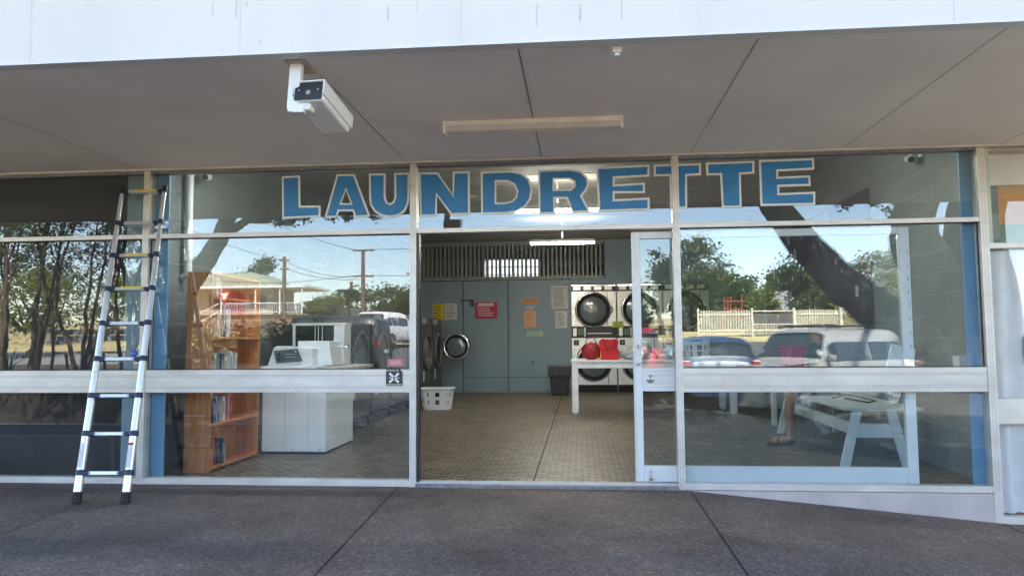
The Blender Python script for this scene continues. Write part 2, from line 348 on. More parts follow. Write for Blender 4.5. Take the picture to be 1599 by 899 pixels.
# header wall above glazing
box('header_wall', Mt['wallpaint'], shop, -12, 9, .055, .20, 2.742, 3.85)
box('edge_bead', Mt['alu'], shop, -12, 9, -.02, .054, 2.722, 2.739)
wl = MB().box(XL-.15, XL, .2, 14.2, -.6, 3.85); wl.build('side_wall', Mt['block'], shop, label='left painted block wall')
wr = MB().box(XR, XR+.15, .2, 14.2, -.6, 3.85).build('side_wall', Mt['block'], shop, label='right painted block wall')
box('pilaster', Mt['blue'], shop, -3.793, -3.672, .105, .130, .0, 2.74, .004)
box('pilaster', Mt['blue'], shop, 3.105, 3.215, .105, .130, -.1, 2.74, .004)
box('party_wall', Mt['wallpaint'], shop, XL, -3.80, .08, .199, 0, 3.4)
box('ceiling', Mt['ceil'], shop, XL, XR, .2, YB+.1, ZC, ZC+.08)
j = MB()
for k in range(22): j.box(XL, XR, .5+k*.5, .53+k*.5, ZC-.008, ZC-.0005)
j.build('ceiling_batten', mat('batten_paint', (.36, .355, .34), .7), shop)
box('plinth_wall', Mt['plinth'], shop, .83, 3.196, .0, .10, -.6, -.022)
floor = MB().add([(XL, .10, 0), (XR, .10, 0), (XR, YB+.1, 0), (XL, YB+.1, 0)], [(0, 1, 2, 3)]).build('floor', Mt['tile'], None, kind='structure')
box('floor_joint', Mt['dark'], None, -.42, -.408, .12, YB, -.01, .003, kind='structure')
# rotate joint a touch as it runs (photo: slightly skew)
# back partition: y = YB, with louvre opening z 2.62..3.45, x -3.78..0.54
bw = MB()
bw.box(XL, -3.80, YB, YB+.09, 0, ZC).box(-3.80, XR, YB, YB+.09, 0, 2.60).box(-3.8, .56, YB, YB+.09, 3.44, ZC).box(.56, XR, YB, YB+.09, 2.60, ZC)
back = bw.build('back_partition', Mt['wallpaint'], shop)
j = MB()
for x in (-2.725, -1.668): j.box(x-.008, x+.008, YB-.003, YB, .02, 2.58)
j.box(XL, -.2, YB-.003, YB, 2.585, 2.60).box(-2.72, -.2, YB-.002, YB, .335, .345).box(.575, .59, YB-.003, YB, 2.6, 3.48)
j.build('panel_gap', Mt['dark'], back)
box('top_trim', Mt['wallpaint'], shop, -.35, XR, YB-.05, YB-.001, 2.47, 2.57, .004)
s = MB(); s.box(-3.80, .56, YB-.03, YB+.03, 2.60, 2.675).box(-3.80, .56, YB-.03, YB+.03, 3.40, 3.46)
x = -3.78
while x < .5: s.box(x, x+.048, YB-.018, YB+.018, 2.675, 3.40); x += .101
s.build('louvre_screen', mat('louvre_paint', (.25, .275, .26), .55), shop)
box('rear_wall', Mt['block'], shop, XL, -2.62, 14.2, 14.35, 0, 3.85)
box('rear_wall', Mt['block'], shop, -1.10, XR, 14.2, 14.35, 0, 3.85)
box('rear_wall', Mt['block'], shop, -2.62, -1.10, 14.2, 14.35, 0, 2.80)
box('rear_wall', Mt['block'], shop, -2.62, -1.10, 14.2, 14.35, 3.44, 3.85)
box('rear_floor', Mt['kerb'], None, XL, XR, YB+.11, 14.2, -.05, .0, kind='structure')
w2 = MB(); z0, z1 = 2.80, 3.44
for i in range(5): xx = -2.60+i*.365; w2.box(xx, xx+.03, 14.22, 14.26, z0, z1)
for z in (2.8, 2.98, 3.2, 3.41): w2.box(-2.62, -1.10, 14.225, 14.255, z, z+.03)
w2.build('rear_window_grille', Mt['white'], shop)
bx = box('outer_wall', mat('pale_render', (.8, .78, .72), .8), None, -6, 3, 17.5, 17.7, -1, 4.2)  # plain wall in one even pale colour
bx.name = 'boundary_wall'; tag(bx, 'pale rendered wall glimpsed through the rear window behind the slats', 'wall')
# closed door to the back room: knob, closer arm
dr = MB().box(-2.713, -1.68, YB-.012, YB-.001, .345, 2.575).build('back_door', Mt['wallpaint'], shop)
MB().lathe((-2.60, YB-.012, 1.22), [(.0001, -.05), (.028, -.045), (.03, -.03), (.012, -.02), (.012, 0)], 'y', 16).build('door_knob', Mt['chrome'], dr)
k = MB().box(-2.78, -2.50, YB-.05, YB-.03, 2.12, 2.145).box(-2.52, -2.47, YB-.06, YB-.013, 1.98, 2.14); k.build('door_closer', Mt['black'], dr)
MB().lathe((-1.10, YB-.0, .70), [(.0001, -.06), (.02, -.055), (.02, -.03), (.035, -.01), (.035, 0)], 'y', 12).build('wall_hook', Mt['steel'], back)

# glazing frame ---------------------------------------------------
MX = [-6.25, -3.822, -1.415, .804, 3.226]
def bars(*bs):
    b = MB()
    for q in bs: b.box(*q)
    return b
for i, x in enumerate(MX):
    hw = .028 if i < 4 else .032
    z0 = -.02 if i < 4 else -.32
    box('mullion', Mt['alu'], shop, x-hw, x+hw, -.004, .10, z0, 2.722, .003)
for i in range(4):
    a, b_ = MX[i]+.028, MX[i+1]-(.028 if i < 3 else .032)
    box('transom', Mt['alu'], shop, a, b_, .0, .095, 2.117, 2.155, .002)
    box('head_bar', Mt['alu_d'], shop, a, b_, .012, .09, 2.700, 2.722)
    if i != 2:
        mr_ = MB(); mr_.box(a, b_, .002, .085, .765, .96)
        mr = mr_.build('mid_rail', Mt['alu'], shop, bevel=.003)
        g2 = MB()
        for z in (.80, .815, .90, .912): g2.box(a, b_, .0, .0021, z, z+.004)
        g2.build('rail_groove', mat('rail_groove_grey', (.42, .41, .40), .5, .3), mr)  # greyer strips drawn along the rail for its grooves
        box('sill', Mt['alu'], shop, a, b_, -.002, .09, -.018, .035, .003)
        gl = MB().box(a, b_, .046, .050, .037, .763).box(a, b_, .046, .050, .962, 2.115).build('window_pane', Mt['glass'], shop)
        MB().box(a, a+.006, .036, .046, .96, 2.117).box(b_-.006, b_, .036, .046, .96, 2.117).box(a, b_, .036, .046, 2.110, 2.117).box(a, b_, .036, .046, .961, .967).build('gasket', Mt['black_r'], gl)
    MB().box(a, b_, .046, .050, 2.157, 2.700).build('transom_pane', Mt['glass_top'], shop)
box('door_track', Mt['alu_d'], shop, -1.387, .776, -.03, .15, -.02, .010, .003)
for y in (.015, .055, .10): box('track_rib', Mt['alu'], shop, -1.387, .776, y, y+.008, .0102, .020)
box('jamb', Mt['black'], shop, -1.386, -1.366, .02, .095, .02, 2.117)

# screws, grooves and sealant on the old frame
gr = MB(); scw = MB()
for i, x in enumerate(MX):
    for s in (-.012, .010): gr.box(x+s, x+s+.0022, -.0046, -.0041, .0, 2.70)
    for z in (.06, .745, .985, 2.10, 2.18, 2.66): scw.lathe((x+.001, -.0041, z), [(.0001, -.0022), (.0045, -.0016), (.005, 0)], 'y', 8)
gr.build('extrusion_groove', mat('frame_groove', (.36, .35, .34), .5), shop); scw.build('screw_head', Mt['steelg'], shop)
# sliding door leaf ----------------------------------------------
door = T('sliding_door', 'wide white framed sliding glass door pushed half open to the right', 'door', (1.55, .12, .02))
y0, y1 = .105, .150
fr = bars((.440, .512, y0, y1, .025, 2.105), (2.605, 2.69, y0, y1, .025, 2.105), (.5125, 2.6045, y0, y1, 2.045, 2.105), (.5125, 2.6045, y0, y1, .025, .155), (.5125, 2.6045, y0, y1, .765, .96)).build('door_frame', Mt['alu_w'], door, bevel=.004)
MB().box(.513, 2.604, .125, .130, .156, .764).box(.513, 2.604, .125, .130, .961, 2.044).build('door_glass', Mt['glass_door'], door)
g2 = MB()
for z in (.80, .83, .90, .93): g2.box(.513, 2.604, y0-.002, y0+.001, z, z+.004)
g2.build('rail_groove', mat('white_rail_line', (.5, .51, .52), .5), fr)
MB().box(.445, .452, y0-.004, y0, .03, 2.1).build('edge_strip', Mt['alu'], fr)
MB().tube([(.475, y0, 1.145), (.475, y0-.045, 1.145), (.475, y0-.055, 1.13), (.505, y0-.06, 1.12), (.505, y0-.06, 1.01), (.475, y0-.055, 1.0), (.475, y0-.045, .985), (.475, y0, .985)], .008, 8).build('handle', Mt['chrome'], door)
MB().lathe((.575, y0, .868), [(.0001, -.012), (.012, -.012), (.014, -.006), (.030, -.010), (.034, -.004), (.034, 0)], 'y', 24).build('lock', Mt['steel'], door)
MB().box(.555, .575, y0-.012, y0, .03, .12).box(.55, .595, y0-.012, y0, .04, .055).build('floor_bolt', Mt['steel'], door)
nt_ = MB()
for i in range(9): nt_.box(2.665, 2.672, y0-.003, y0, 1.0+i*.11, 1.03+i*.11)
nt_.build('mohair_seal', Mt['grey_pl'], fr)

# bay at the far left belongs to a dark empty shop
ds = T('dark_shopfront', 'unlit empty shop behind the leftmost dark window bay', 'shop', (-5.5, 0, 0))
box('dark_interior_sheet', mat('unlit_interior_tone', (.018, .016, .015), .9), ds, -11.9, -3.86, .16, .19, -.02, 2.74)  # near-black sheet stands in for the darkness of the unlit interior
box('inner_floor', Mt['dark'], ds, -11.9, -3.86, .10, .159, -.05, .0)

# hand-lettered window sign --------------------------------------
LETTERS=[
 ('L',[(-2.599, 2.649), (-2.435, 2.655), (-2.428, 2.385), (-2.247, 2.383), (-2.246, 2.282), (-2.59, 2.273)],None),
 ('A',[(-2.21, 2.273), (-2.102, 2.654), (-1.944, 2.652), (-1.8, 2.275), (-1.938, 2.27), (-1.959, 2.325), (-2.079, 2.328), (-2.097, 2.274)],[(-2.019, 2.511), (-1.977, 2.397), (-2.06, 2.399)]),
 ('U',[(-1.816, 2.653), (-1.668, 2.649), (-1.667, 2.442), (-1.651, 2.399), (-1.624, 2.388), (-1.601, 2.403), (-1.587, 2.44), (-1.591, 2.652), (-1.457, 2.65), (-1.457, 2.437), (-1.466, 2.377), (-1.492, 2.317), (-1.544, 2.276), (-1.628, 2.263), (-1.704, 2.277), (-1.765, 2.316), (-1.804, 2.377), (-1.812, 2.446)],None),
 ('N',[(-1.374, 2.649), (-1.205, 2.647), (-1.077, 2.45), (-1.077, 2.648), (-0.93, 2.648), (-0.928, 2.273), (-1.093, 2.271), (-1.215, 2.446), (-1.216, 2.266), (-1.363, 2.266)],None),
 ('D',[(-0.834, 2.641), (-0.57, 2.643), (-0.481, 2.621), (-0.416, 2.567), (-0.39, 2.484), (-0.402, 2.396), (-0.447, 2.33), (-0.528, 2.286), (-0.617, 2.272), (-0.832, 2.272)],[(-0.7, 2.552), (-0.6, 2.549), (-0.549, 2.521), (-0.524, 2.466), (-0.535, 2.414), (-0.572, 2.382), (-0.631, 2.369), (-0.701, 2.37)]),
 ('R',[(-0.341, 2.643), (-0.057, 2.643), (0.026, 2.623), (0.079, 2.565), (0.088, 2.503), (0.065, 2.449), (0.031, 2.411), (0.099, 2.27), (-0.055, 2.267), (-0.103, 2.389), (-0.198, 2.391), (-0.199, 2.263), (-0.34, 2.261)],[(-0.204, 2.557), (-0.074, 2.556), (-0.036, 2.532), (-0.036, 2.498), (-0.067, 2.471), (-0.205, 2.472)]),
 ('E',[(0.153, 2.651), (0.598, 2.661), (0.596, 2.561), (0.306, 2.554), (0.305, 2.5), (0.557, 2.51), (0.556, 2.421), (0.304, 2.428), (0.303, 2.374), (0.592, 2.382), (0.593, 2.275), (0.165, 2.273)],None),
 ('T',[(0.634, 2.66), (1.025, 2.661), (1.023, 2.562), (0.907, 2.557), (0.902, 2.283), (0.76, 2.282), (0.763, 2.561), (0.632, 2.562)],None),
 ('T',[(1.065, 2.664), (1.459, 2.668), (1.456, 2.562), (1.347, 2.557), (1.346, 2.28), (1.185, 2.281), (1.178, 2.557), (1.067, 2.556)],None),
 ('E',[(1.496, 2.673), (1.939, 2.677), (1.94, 2.582), (1.649, 2.575), (1.648, 2.529), (1.905, 2.534), (1.906, 2.447), (1.654, 2.446), (1.652, 2.393), (1.941, 2.397), (1.937, 2.289), (1.499, 2.289)],None),
]

def inset(poly, d):
    n = len(poly); out = []
    area = sum(poly[i][0]*poly[(i+1) % n][1]-poly[(i+1) % n][0]*poly[i][1] for i in range(n))
    sgn = 1 if area > 0 else -1
    for i in range(n):
        p0, p1, p2 = Vector(poly[i-1]), Vector(poly[i]), Vector(poly[(i+1) % n])
        e1 = (p1-p0).normalized(); e2 = (p2-p1).normalized()
        n1 = Vector((-e1.y, e1.x))*sgn; n2 = Vector((-e2.y, e2.x))*sgn
        b = (n1+n2); k = d/max(.35, (1+n1.dot(n2))) ; out.append(tuple(p1+b*k))
    return out
def flat_mesh(name, outer, hole, y, th, m, parent, ndiv=1):
    bm = bmesh.new(); es = []
    for loop in ([outer] + ([hole] if hole else [])):
        vs = [bm.verts.new((x, y, z)) for x, z in loop]
        es += [bm.edges.new((vs[i], vs[(i+1) % len(vs)])) for i in range(len(vs))]
    r = bmesh.ops.triangle_fill(bm, edges=es, use_beauty=True)
    fs = [g for g in r['geom'] if isinstance(g, bmesh.types.BMFace)]
    ex = bmesh.ops.extrude_face_region(bm, geom=fs)
    for v in [g for g in ex['geom'] if isinstance(g, bmesh.types.BMVert)]: v.co.y += th
    bmesh.ops.recalc_face_normals(bm, faces=bm.faces)
    inv = wm(parent).inverted() if parent else Matrix()
    bm.transform(inv); me = bpy.data.meshes.new(name); bm.to_mesh(me); bm.free(); me.materials.append(m)
    o = bpy.data.objects.new(name, me); COL.objects.link(o); o.parent = parent; return o
sign = T('window_lettering', 'large blue LAUNDRETTE lettering with white outline painted on the high windows', 'shop sign', (-.3, .045, 2.27))
for ch, o_, h_ in LETTERS:
    wo = flat_mesh('letter_outline', o_, h_, .0385, .0035, Mt['white_sign'], sign)
    flat_mesh('letter_face', inset(o_, .017), inset(h_, -.014) if h_ else None, .0355, .003, Mt['blue_sign'], wo)

# shop next door to the right ------------------------------------
nb = T('neighbouring_shop', 'adjoining shopfront with pale green frame, warm room and curtained glass', 'shop', (5, 0, -.3))
pg = mat('pale_green_paint', (.50, .62, .55), .6, 0, .05, 4); 
bars((3.2585, 3.32, .06, .14, 1.945, 2.722), (6.2, 6.26, .0, .10, -.33, 2.722)).build('post', pg, nb)
box('sign_panel', mat('off_white_panel', (.60, .61, .60), .6), nb, 3.3205, 8.8, .07, .12, 2.42, 2.722)
box('signboard_strip', mat('tan_strip', (.42, .36, .33), .6), nb, 3.33, 8.8, .058, .069, 2.672, 2.70)
bars((3.259, 8.8, .0, .09, 1.90, 1.943), (3.259, 8.8, .0, .09, .515, .713), (3.259, 8.8, .0, .09, -.255, -.20)).build('window_frame', Mt['alu'], nb, bevel=.003)
bars((3.3205, 8.8, .075, .08, 1.944, 2.419), (3.2595, 8.8, .046, .05, -.199, .514), (3.2595, 8.8, .046, .05, .714, 1.899)).build('window_glass', glassmat('clean_glass', .045, (.97, .98, .98), .006), nb)
box('base_wall', Mt['plinth'], nb, 3.259, 8.8, .02, .12, -.9, -.256)
box('inner_wall', mat('warm_buff_wall', (.55, .38, .25), .7), nb, 3.46, 8.9, 3.0, 3.1, -.3, 3.6)
box('green_screen', mat('green_half_curtain', (.25, .36, .25), .8), nb, 3.46, 8.9, .5, .53, 1.2, 2.16)
box('inner_floor', Mt['tile'], nb, 3.46, 8.9, .13, 3.0, -.35, -.3)
box('inner_ceiling', mat('buff_ceiling', (.6, .5, .4), .7), nb, 3.46, 8.9, .21, 3.1, 2.9, 3.0)
lb = MB().lathe((5.4, 1.6, 2.55), [(.0001, -.07), (.05, -.05), (.065, 0), (.05, .05), (.0001, .07)], 'z', 20).build('pendant_globe', mat('warm_globe', (1, .8, .6), .5, emit=((1, .62, .3), 14)), nb)
lb2 = MB().tube([(5.4, 1.6, 2.6), (5.4, 1.6, 2.9)], .006, 6).build('pendant_cord', Mt['black'], lb)
cu = MB(); nx, nz = 160, 14; vs = []; fs = []
for jz in range(nz+1):
    for i in range(nx+1):
        x = 3.27 + 2.9*i/nx; t = jz/nz; z = -.19 + 2.08*t
        a = .022*(1.2-.5*t)
        vs.append((x, .105 + a*math.sin(x*46+.8*math.sin(t*3)) + .012*math.sin(x*17+t*2), z))
for jz in range(nz):
    for i in range(nx): k = jz*(nx+1)+i; fs.append((k, k+1, k+nx+2, k+nx+1))
cu.add(vs, fs, True).build('curtain', mat('white_net_curtain', (.88, .88, .90), .8, 0, .06, 8, .2, 60, trans=((.8, .82, .86), .12)), None, label='white gathered curtain hanging behind the glass of the shop next door', cat='curtain')
box('street_number_sticker', mat('teal_sticker', (.02, .38, .42), .5), None, 3.50, 3.70, .040, .044, .98, 1.20, label='teal sticker on the curtained window of the next shop', cat='sticker')

# wind-blown bits along the shopfront
rs = random.Random(77); lv = MB()
for i in range(70):
    x = rs.uniform(-4.5, 3.2); y = -abs(rs.gauss(0, .12))-.03 if i % 3 else rs.uniform(-2.3, -.1); a = rs.uniform(0, 6.28); s = rs.uniform(.006, .018); z = P(x, y)+.004
    c, d_ = math.cos(a)*s, math.sin(a)*s
    lv.add([(x-c, y-d_, z), (x+d_*.4, y-c*.4, z+rs.uniform(0, .006)), (x+c, y+d_, z+.002), (x-d_*.4, y+c*.4, z+rs.uniform(0, .006))], [(0, 1, 2, 3)])
lv.build('leaf_litter', mat('dry_leaf_litter', (.16, .11, .06), .9, 0, .5, 40), None, kind='stuff', label='dry leaf scraps and grit on the paving along the shopfront')
# ---------------------------------------------------------------- interior
def light_fitting(y, label, xc, e1=4, e2=1.6, col=(1, .93, .78)):
    t = T('tube_light', label, 'light', (xc, y, 3.5), 0, 'fluorescent lights on the shop ceiling')
    MB().box(xc-.62, xc+.62, y-.05, y+.05, 3.05, 3.10).build('batten', Mt['white'], t, bevel=.004)
    MB().tube([(xc, y, 3.10), (xc, y, 3.49)], .012, 8).build('stem', Mt['white'], t)
    MB().tube([(xc-.60, y, 3.028), (xc+.60, y, 3.028)], .019, 12).build('tube', Mt['tube'], t)
    l = bpy.data.lights.new('tube_glow', 'AREA'); l.shape = 'RECTANGLE'; l.size = 1.2; l.size_y = .06; l.energy = e1; l.color = col
    o = bpy.data.objects.new('tube_glow', l); COL.objects.link(o); o.parent = t; o.location = (0, 0, -.50)
    l2 = l.copy(); l2.energy = e2; l2.size_y = .1; o2 = bpy.data.objects.new('tube_glow', l2); COL.objects.link(o2); o2.parent = t; o2.location = (0, 0, -.35); o2.rotation_euler.x = math.pi
light_fitting(7.9, 'lit fluorescent tube hanging just above the door opening, farther of the two', -.32)
light_fitting(4.3, 'lit fluorescent tube seen between the D and E of the window lettering', -.30)

light_fitting(.82, 'added unseen fluorescent tube above the bookshelf and top loading washer', -2.75, 2.6, .1, (.95, .97, 1))  # extra tube out of view, added to brighten the bookshelf and washer
light_fitting(.83, 'added unseen fluorescent tube above the white bench at the right', 1.9, .8, .1, (.95, .97, 1))  # second added tube, hidden above the glazing, lights the bench

def stack_dryer(x0, label, bare=False):
    W, y = 1.035, YB-.03
    x1 = x0+W; t = T('stacked_dryer', label, 'dryer', (x0+W/2, y, 0), 0, 'stacked dryers built into the back wall')
    body = MB().box(x0+.004, x1-.004, y, YB-.001, .0, 2.455).build('cabinet', Mt['black'], t)
    for (z0, z1, zc, xc) in ((1.50, 2.30, 1.875, x0+.50), (.17, 1.235, .655, x0+.50)):
        p = MB().box(x0+.008, x1-.008, y-.018, y-.0005, z0, z1).build('door_panel', Mt['steel'], t, bevel=.004)
        d = MB().lathe((xc, y-.018, zc), [(.415, 0), (.415, -.035), (.395, -.055), (.385, -.055)], 'y', 48).build('door_ring', Mt['chrome'], t)
        MB().lathe((xc, y-.018, zc), [(.384, -.01), (.384, -.052), (.35, -.060), (.305, -.055), (.300, -.03), (.300, -.012)], 'y', 48).build('door_gasket', Mt['black_r'], d)
        MB().lathe((xc, y-.018, zc), [(.0001, -.075), (.10, -.072), (.22, -.055), (.302, -.03)], 'y', 40).build('door_glass', Mt['drum'], d)
        MB().box(x1-.215, x1-.20, y-.022, y-.018, z0+.02, z1-.02).build('panel_seam', Mt['dark'], p)
        MB().tube([(xc+.40, y-.06, zc+.08), (xc+.44, y-.07, zc+.05), (xc+.44, y-.07, zc-.05), (xc+.40, y-.06, zc-.08)], .012, 6).build('door_pull', Mt['black'], d)
    g = MB()
    for q in range(4): a = x0+.05+q*.24; g.box(a, a+.17, y-.012, y-.0005, 2.335, 2.42)
    g.build('header_plate', Mt['steel'], t)
    MB().box(x0+.02, x1-.02, y-.006, y-.0005, 2.425, 2.452).build('header_trim', Mt['chrome'], t)
    c = MB().box(x0+.01, x1-.01, y-.014, y-.0005, 1.25, 1.485).build('control_strip', Mt['black'], t)
    MB().box(x0+.04, x0+.12, y-.02, y-.0145, 1.28, 1.46).box(x0+.30, x0+.32, y-.02, y-.0145, 1.27, 1.47).build('coin_slot', Mt['steel'], c)
    MB().box(x0+.15, x0+.28, y-.018, y-.0145, 1.30, 1.45).build('display_label', mat('green_label', (.10, .20, .14), .5, 0, .4, 90), c)
    MB().box(x0+.36, x0+.92, y-.02, y-.0145, 1.33, 1.345).build('filter_pull', Mt['steel'], c)
    MB().box(x0+.05, x0+.17, y-.024, y-.0185, 1.07, 1.19).build('timer_plate', Mt['black'], t)
    MB().lathe((x0+.11, y-.0245, 1.13), [(.0001, -.018), (.018, -.016), (.022, 0)], 'y', 16).build('timer_dial', Mt['steel'], t)
    MB().box(x0+.02, x1-.02, y-.01, y-.0005, .015, .15).build('toe_kick', Mt['black_r'], t)
    return t
stack_dryer(-.205, 'stacked stainless dryer nearest the notices, fully seen through the doorway')
stack_dryer(.84, 'stacked stainless dryer crossed by the stile of the sliding door')
stack_dryer(1.885, 'stacked stainless dryer seen only through the right window beside the reflected fence')
box('yellow_notice', mat('lime_sticker', (.42, .50, .10), .6, 0, .2, 60), None, .73, .98, YB-.058, YB-.054, 1.47, 1.61, label='small lime green notice between the first two upper dryer doors', cat='notice').location = (0, 0, 0)

# washers along the left wall
def washer(y0, label, opened=False, W=1.02):
    y1 = y0+W; xf = -3.02; t = T('washing_machine', label, 'washing machine', (XL+.5, y0+W/2, 0), 0, 'front loading washers along the left wall')
    MB().box(XL+.02, xf, y0+.01, y1-.01, .17, 1.50).build('cabinet', Mt['greywasher'], t, bevel=.006)
    MB().box(XL+.02, xf-.04, y0+.01, y1-.01, .002, .169).build('plinth', Mt['black_r'], t)
    p = MB().box(XL+.3, xf-.01, y0+.02, y1-.02, 1.501, 1.66).build('control_panel', Mt['dull_ring'], t, bevel=.005)
    MB().box(xf-.009, xf-.006, y0+.12, y0+.5, 1.53, 1.64).build('instruction_plate', Mt['grey_pl'], p)
    MB().lathe((xf, y0+W/2, .98), [(.37, 0), (.37, .03), (.35, .045), (.32, .045), (.30, .02), (.30, .001)], 'x', 40).build('door_ring', Mt['dull_ring'], t)
    MB().lathe((xf, y0+W/2, .98), [(.0001, .004), (.30, .004)], 'x', 32).build('drum_opening', Mt['dark'] if opened else Mt['drum'], t)
    MB().box(xf, xf+.004, y0+.15, y0+.30, .42, .62).build('instruction_sticker', mat('pale_green_sticker', (.5, .6, .5), .6, 0, .25, 60), t)
    if opened:
        c = (-2.70, y1+.0, 1.07)
        d = MB().lathe(c, [(.30, 0), (.30, -.04), (.28, -.06), (.255, -.05)], 'y', 44).build('open_door', Mt['chrome'], t)
        MB().lathe(c, [(.255, 0), (.255, -.05), (.235, -.065), (.21, -.05), (.20, -.01)], 'y', 40).build('door_gasket', Mt['black_r'], d)
        MB().lathe(c, [(.0001, -.02), (.12, -.03), (.205, -.012)], 'y', 36).build('door_bowl', Mt['drum'], d)
        MB().tube([(xf, y1-.02, 1.25), (-2.92, y1, 1.2), (-2.95, y1, .92), (xf, y1-.02, .88)], .016, 6).build('hinge_arm', Mt['black'], d)
for i, y in enumerate([3.3, 4.42, 5.54, 6.66, 7.78]):
    washer(y, ['grey front loading washer behind the white top loader, first of the wall row', 'grey front loading washer, second of the row along the left wall',
               'grey front loading washer in the middle of the row along the left wall', 'grey front loading washer behind the laundry basket, fourth of the wall row',
               'grey front loading washer in the row before the one with its door open'][i])
washer(8.90, 'grey front loading washer with its round door swung open beside the yellow notice', True)

# white top-loader nearest the window
tl = T('top_load_washer', 'white top loading washer with slanted control console just behind the left window', 'washing machine', (-3.08, 2.1, 0))
MB().box(-3.445, -2.735, 1.63, 2.60, .02, .885).build('cabinet', Mt['white'], tl, bevel=.008)
MB().box(-3.44, -2.74, 1.64, 2.59, .0, .019).build('foot_plinth', Mt['black_r'], tl)
s_ = MB()
for x in (-3.19, -2.93): s_.box(x, x+.003, 1.628, 1.631, .04, .87)
s_.build('panel_fold', Mt['grey_pl'], tl)
s_ = MB()
for x in (-3.40, -3.10, -2.80): s_.lathe((x, 1.63, .05), [(.0001, -.004), (.006, -.003), (.007, 0)], 'y', 8)
s_.build('screw', Mt['black'], tl)
MB().box(-3.46, -2.84, 1.60, 2.62, .8855, .935).build('lid_deck', Mt['white'], tl, bevel=.008)
MB().box(-2.835, -2.50, 1.62, 2.62, .8855, .925).build('side_deck', mat('beige_deck', (.50, .48, .44), .5), tl, bevel=.006)
c_ = MB().prism([(0, 0), (.50, 0), (.50, .19), (.10, .215), (.07, .20)], (-3.43, 1.72, .936), (1, 0, 0), (0, 0, 1), -.36).build('console', Mt['white'], tl, bevel=.008)
c2_ = MB().prism([(0, 0), (.40, 0), (.36, .27), (.0, .27)], (-3.16, 1.90, .936), (1, 0, 0), (0, 0, 1), -.40).build('raised_housing', Mt['white'], tl, bevel=.008)
MB().add([(-3.32, 1.70, .965), (-3.03, 1.70, .985), (-3.09, 1.715, 1.125), (-3.36, 1.715, 1.10)], [(0, 1, 2, 3)]).add([(-3.32, 1.719, .965), (-3.03, 1.719, .985), (-3.09, 1.719, 1.125), (-3.36, 1.719, 1.10)], [(3, 2, 1, 0)]).build('control_face', mat('dark_control_face', (.10, .12, .13), .3), tl)
kb_ = MB()
for z in (1.015, 1.065): kb_.lathe((-3.29, 1.705, z), [(.0001, -.022), (.014, -.02), (.017, 0)], 'y', 14)
kb_.build('dial', Mt['black'], tl)
MB().box(-3.22, -3.10, 1.700, 1.7045, 1.03, 1.034).box(-3.22, -3.12, 1.700, 1.7045, 1.06, 1.064).box(-3.12, -3.10, 1.700, 1.7045, 1.085, 1.095).build('dial_marking', Mt['white_sign'], tl)
MB().box(-3.44, -2.74, 1.628, 1.6305, .845, .849).build('lid_seam', Mt['grey_pl'], tl)
MB().tube([(-2.80, 2.0, 1.14), (-2.62, 2.0, 1.135)], .014, 8).lathe((-2.62, 2.0, 1.135), [(.025, 0), (.025, .02), (.0001, .02)], 'x', 12).build('coin_lever', Mt['chrome'], tl)
vc = T('vending_cabinet', 'white framed cabinet with dark glass front standing behind the top loader', 'cabinet', (-3.15, 3.0, 0))
bars((-3.52, -3.49, 2.66, 2.92, .0, 1.395), (-3.0, -2.87, 2.66, 2.92, .0, 1.395), (-3.489, -3.001, 2.88, 2.92, .0, 1.395), (-3.489, -3.001, 2.70, 2.879, .0, .94)).build('cabinet_body', Mt['white'], vc)
MB().box(-3.53, -2.86, 2.65, 2.93, 1.396, 1.425).build('cabinet_top', mat('cream_top', (.7, .66, .58), .5), vc)
MB().box(-3.488, -3.002, 2.68, 2.685, .941, 1.395).build('glass_front', Mt['car_glass'], vc)
s_ = MB()
for x in (-3.24, -3.20, -3.15): s_.tube([(x, 2.67, .95), (x, 2.67, 1.39)], .006, 6)
s_.build('dispenser_rod', Mt['steel'], vc)

# bookshelf: end panel to the street, open side facing the room (+x)
bs_ = T('bookshelf', 'tall stained pine bookshelf with its knotty side turned to the left window', 'bookshelf', (-3.54, .95, 0))
e1 = MB().box(-3.665, -3.415, .432, .455, .0, 1.86).build('side_panel', Mt['pine'], bs_, bevel=.003)
MB().box(-3.665, -3.42, 1.47, 1.493, .0, 1.86).build('side_panel', Mt['pine'], bs_, bevel=.003)
MB().box(-3.665, -3.655, .456, 1.469, .0, 1.86).build('back_panel', Mt['pine'], bs_)
kn = MB(); random.seed(5)
for i in range(15):
    x = random.uniform(-3.65, -3.43); z = random.uniform(.08, 1.8); r = random.uniform(.004, .011)
    kn.lathe((x, .432, z), [(.0001, -.0012), (r, -.0012), (r, 0)], 'y', 8)
kn.build('knot', Mt['knot'], e1)
SH = [.03, .43, .85, 1.24, 1.62]
for z in SH: MB().box(-3.654, -3.42, .4555, 1.4695, z-.012, z+.012).build('shelf', Mt['pine'], bs_, bevel=.002)
MB().box(-3.654, -3.42, .4555, 1.4695, 1.835, 1.86).build('shelf', Mt['pine'], bs_, label='top board')
bcols = {'navy': (.02, .04, .12), 'white': (.65, .65, .62), 'teal': (.02, .16, .22), 'red': (.35, .03, .03), 'black': (.02, .02, .025), 'cream': (.55, .48, .36), 'blue': (.04, .14, .40), 'green': (.05, .15, .08), 'pink': (.55, .18, .25), 'pale blue': (.35, .50, .65)}
bm_ = {k: mat('book_cover_'+k.replace(' ', '_'), v, .45, 0, .12, 30) for k, v in bcols.items()}
page = mat('paper_pages', (.62, .57, .46), .8)
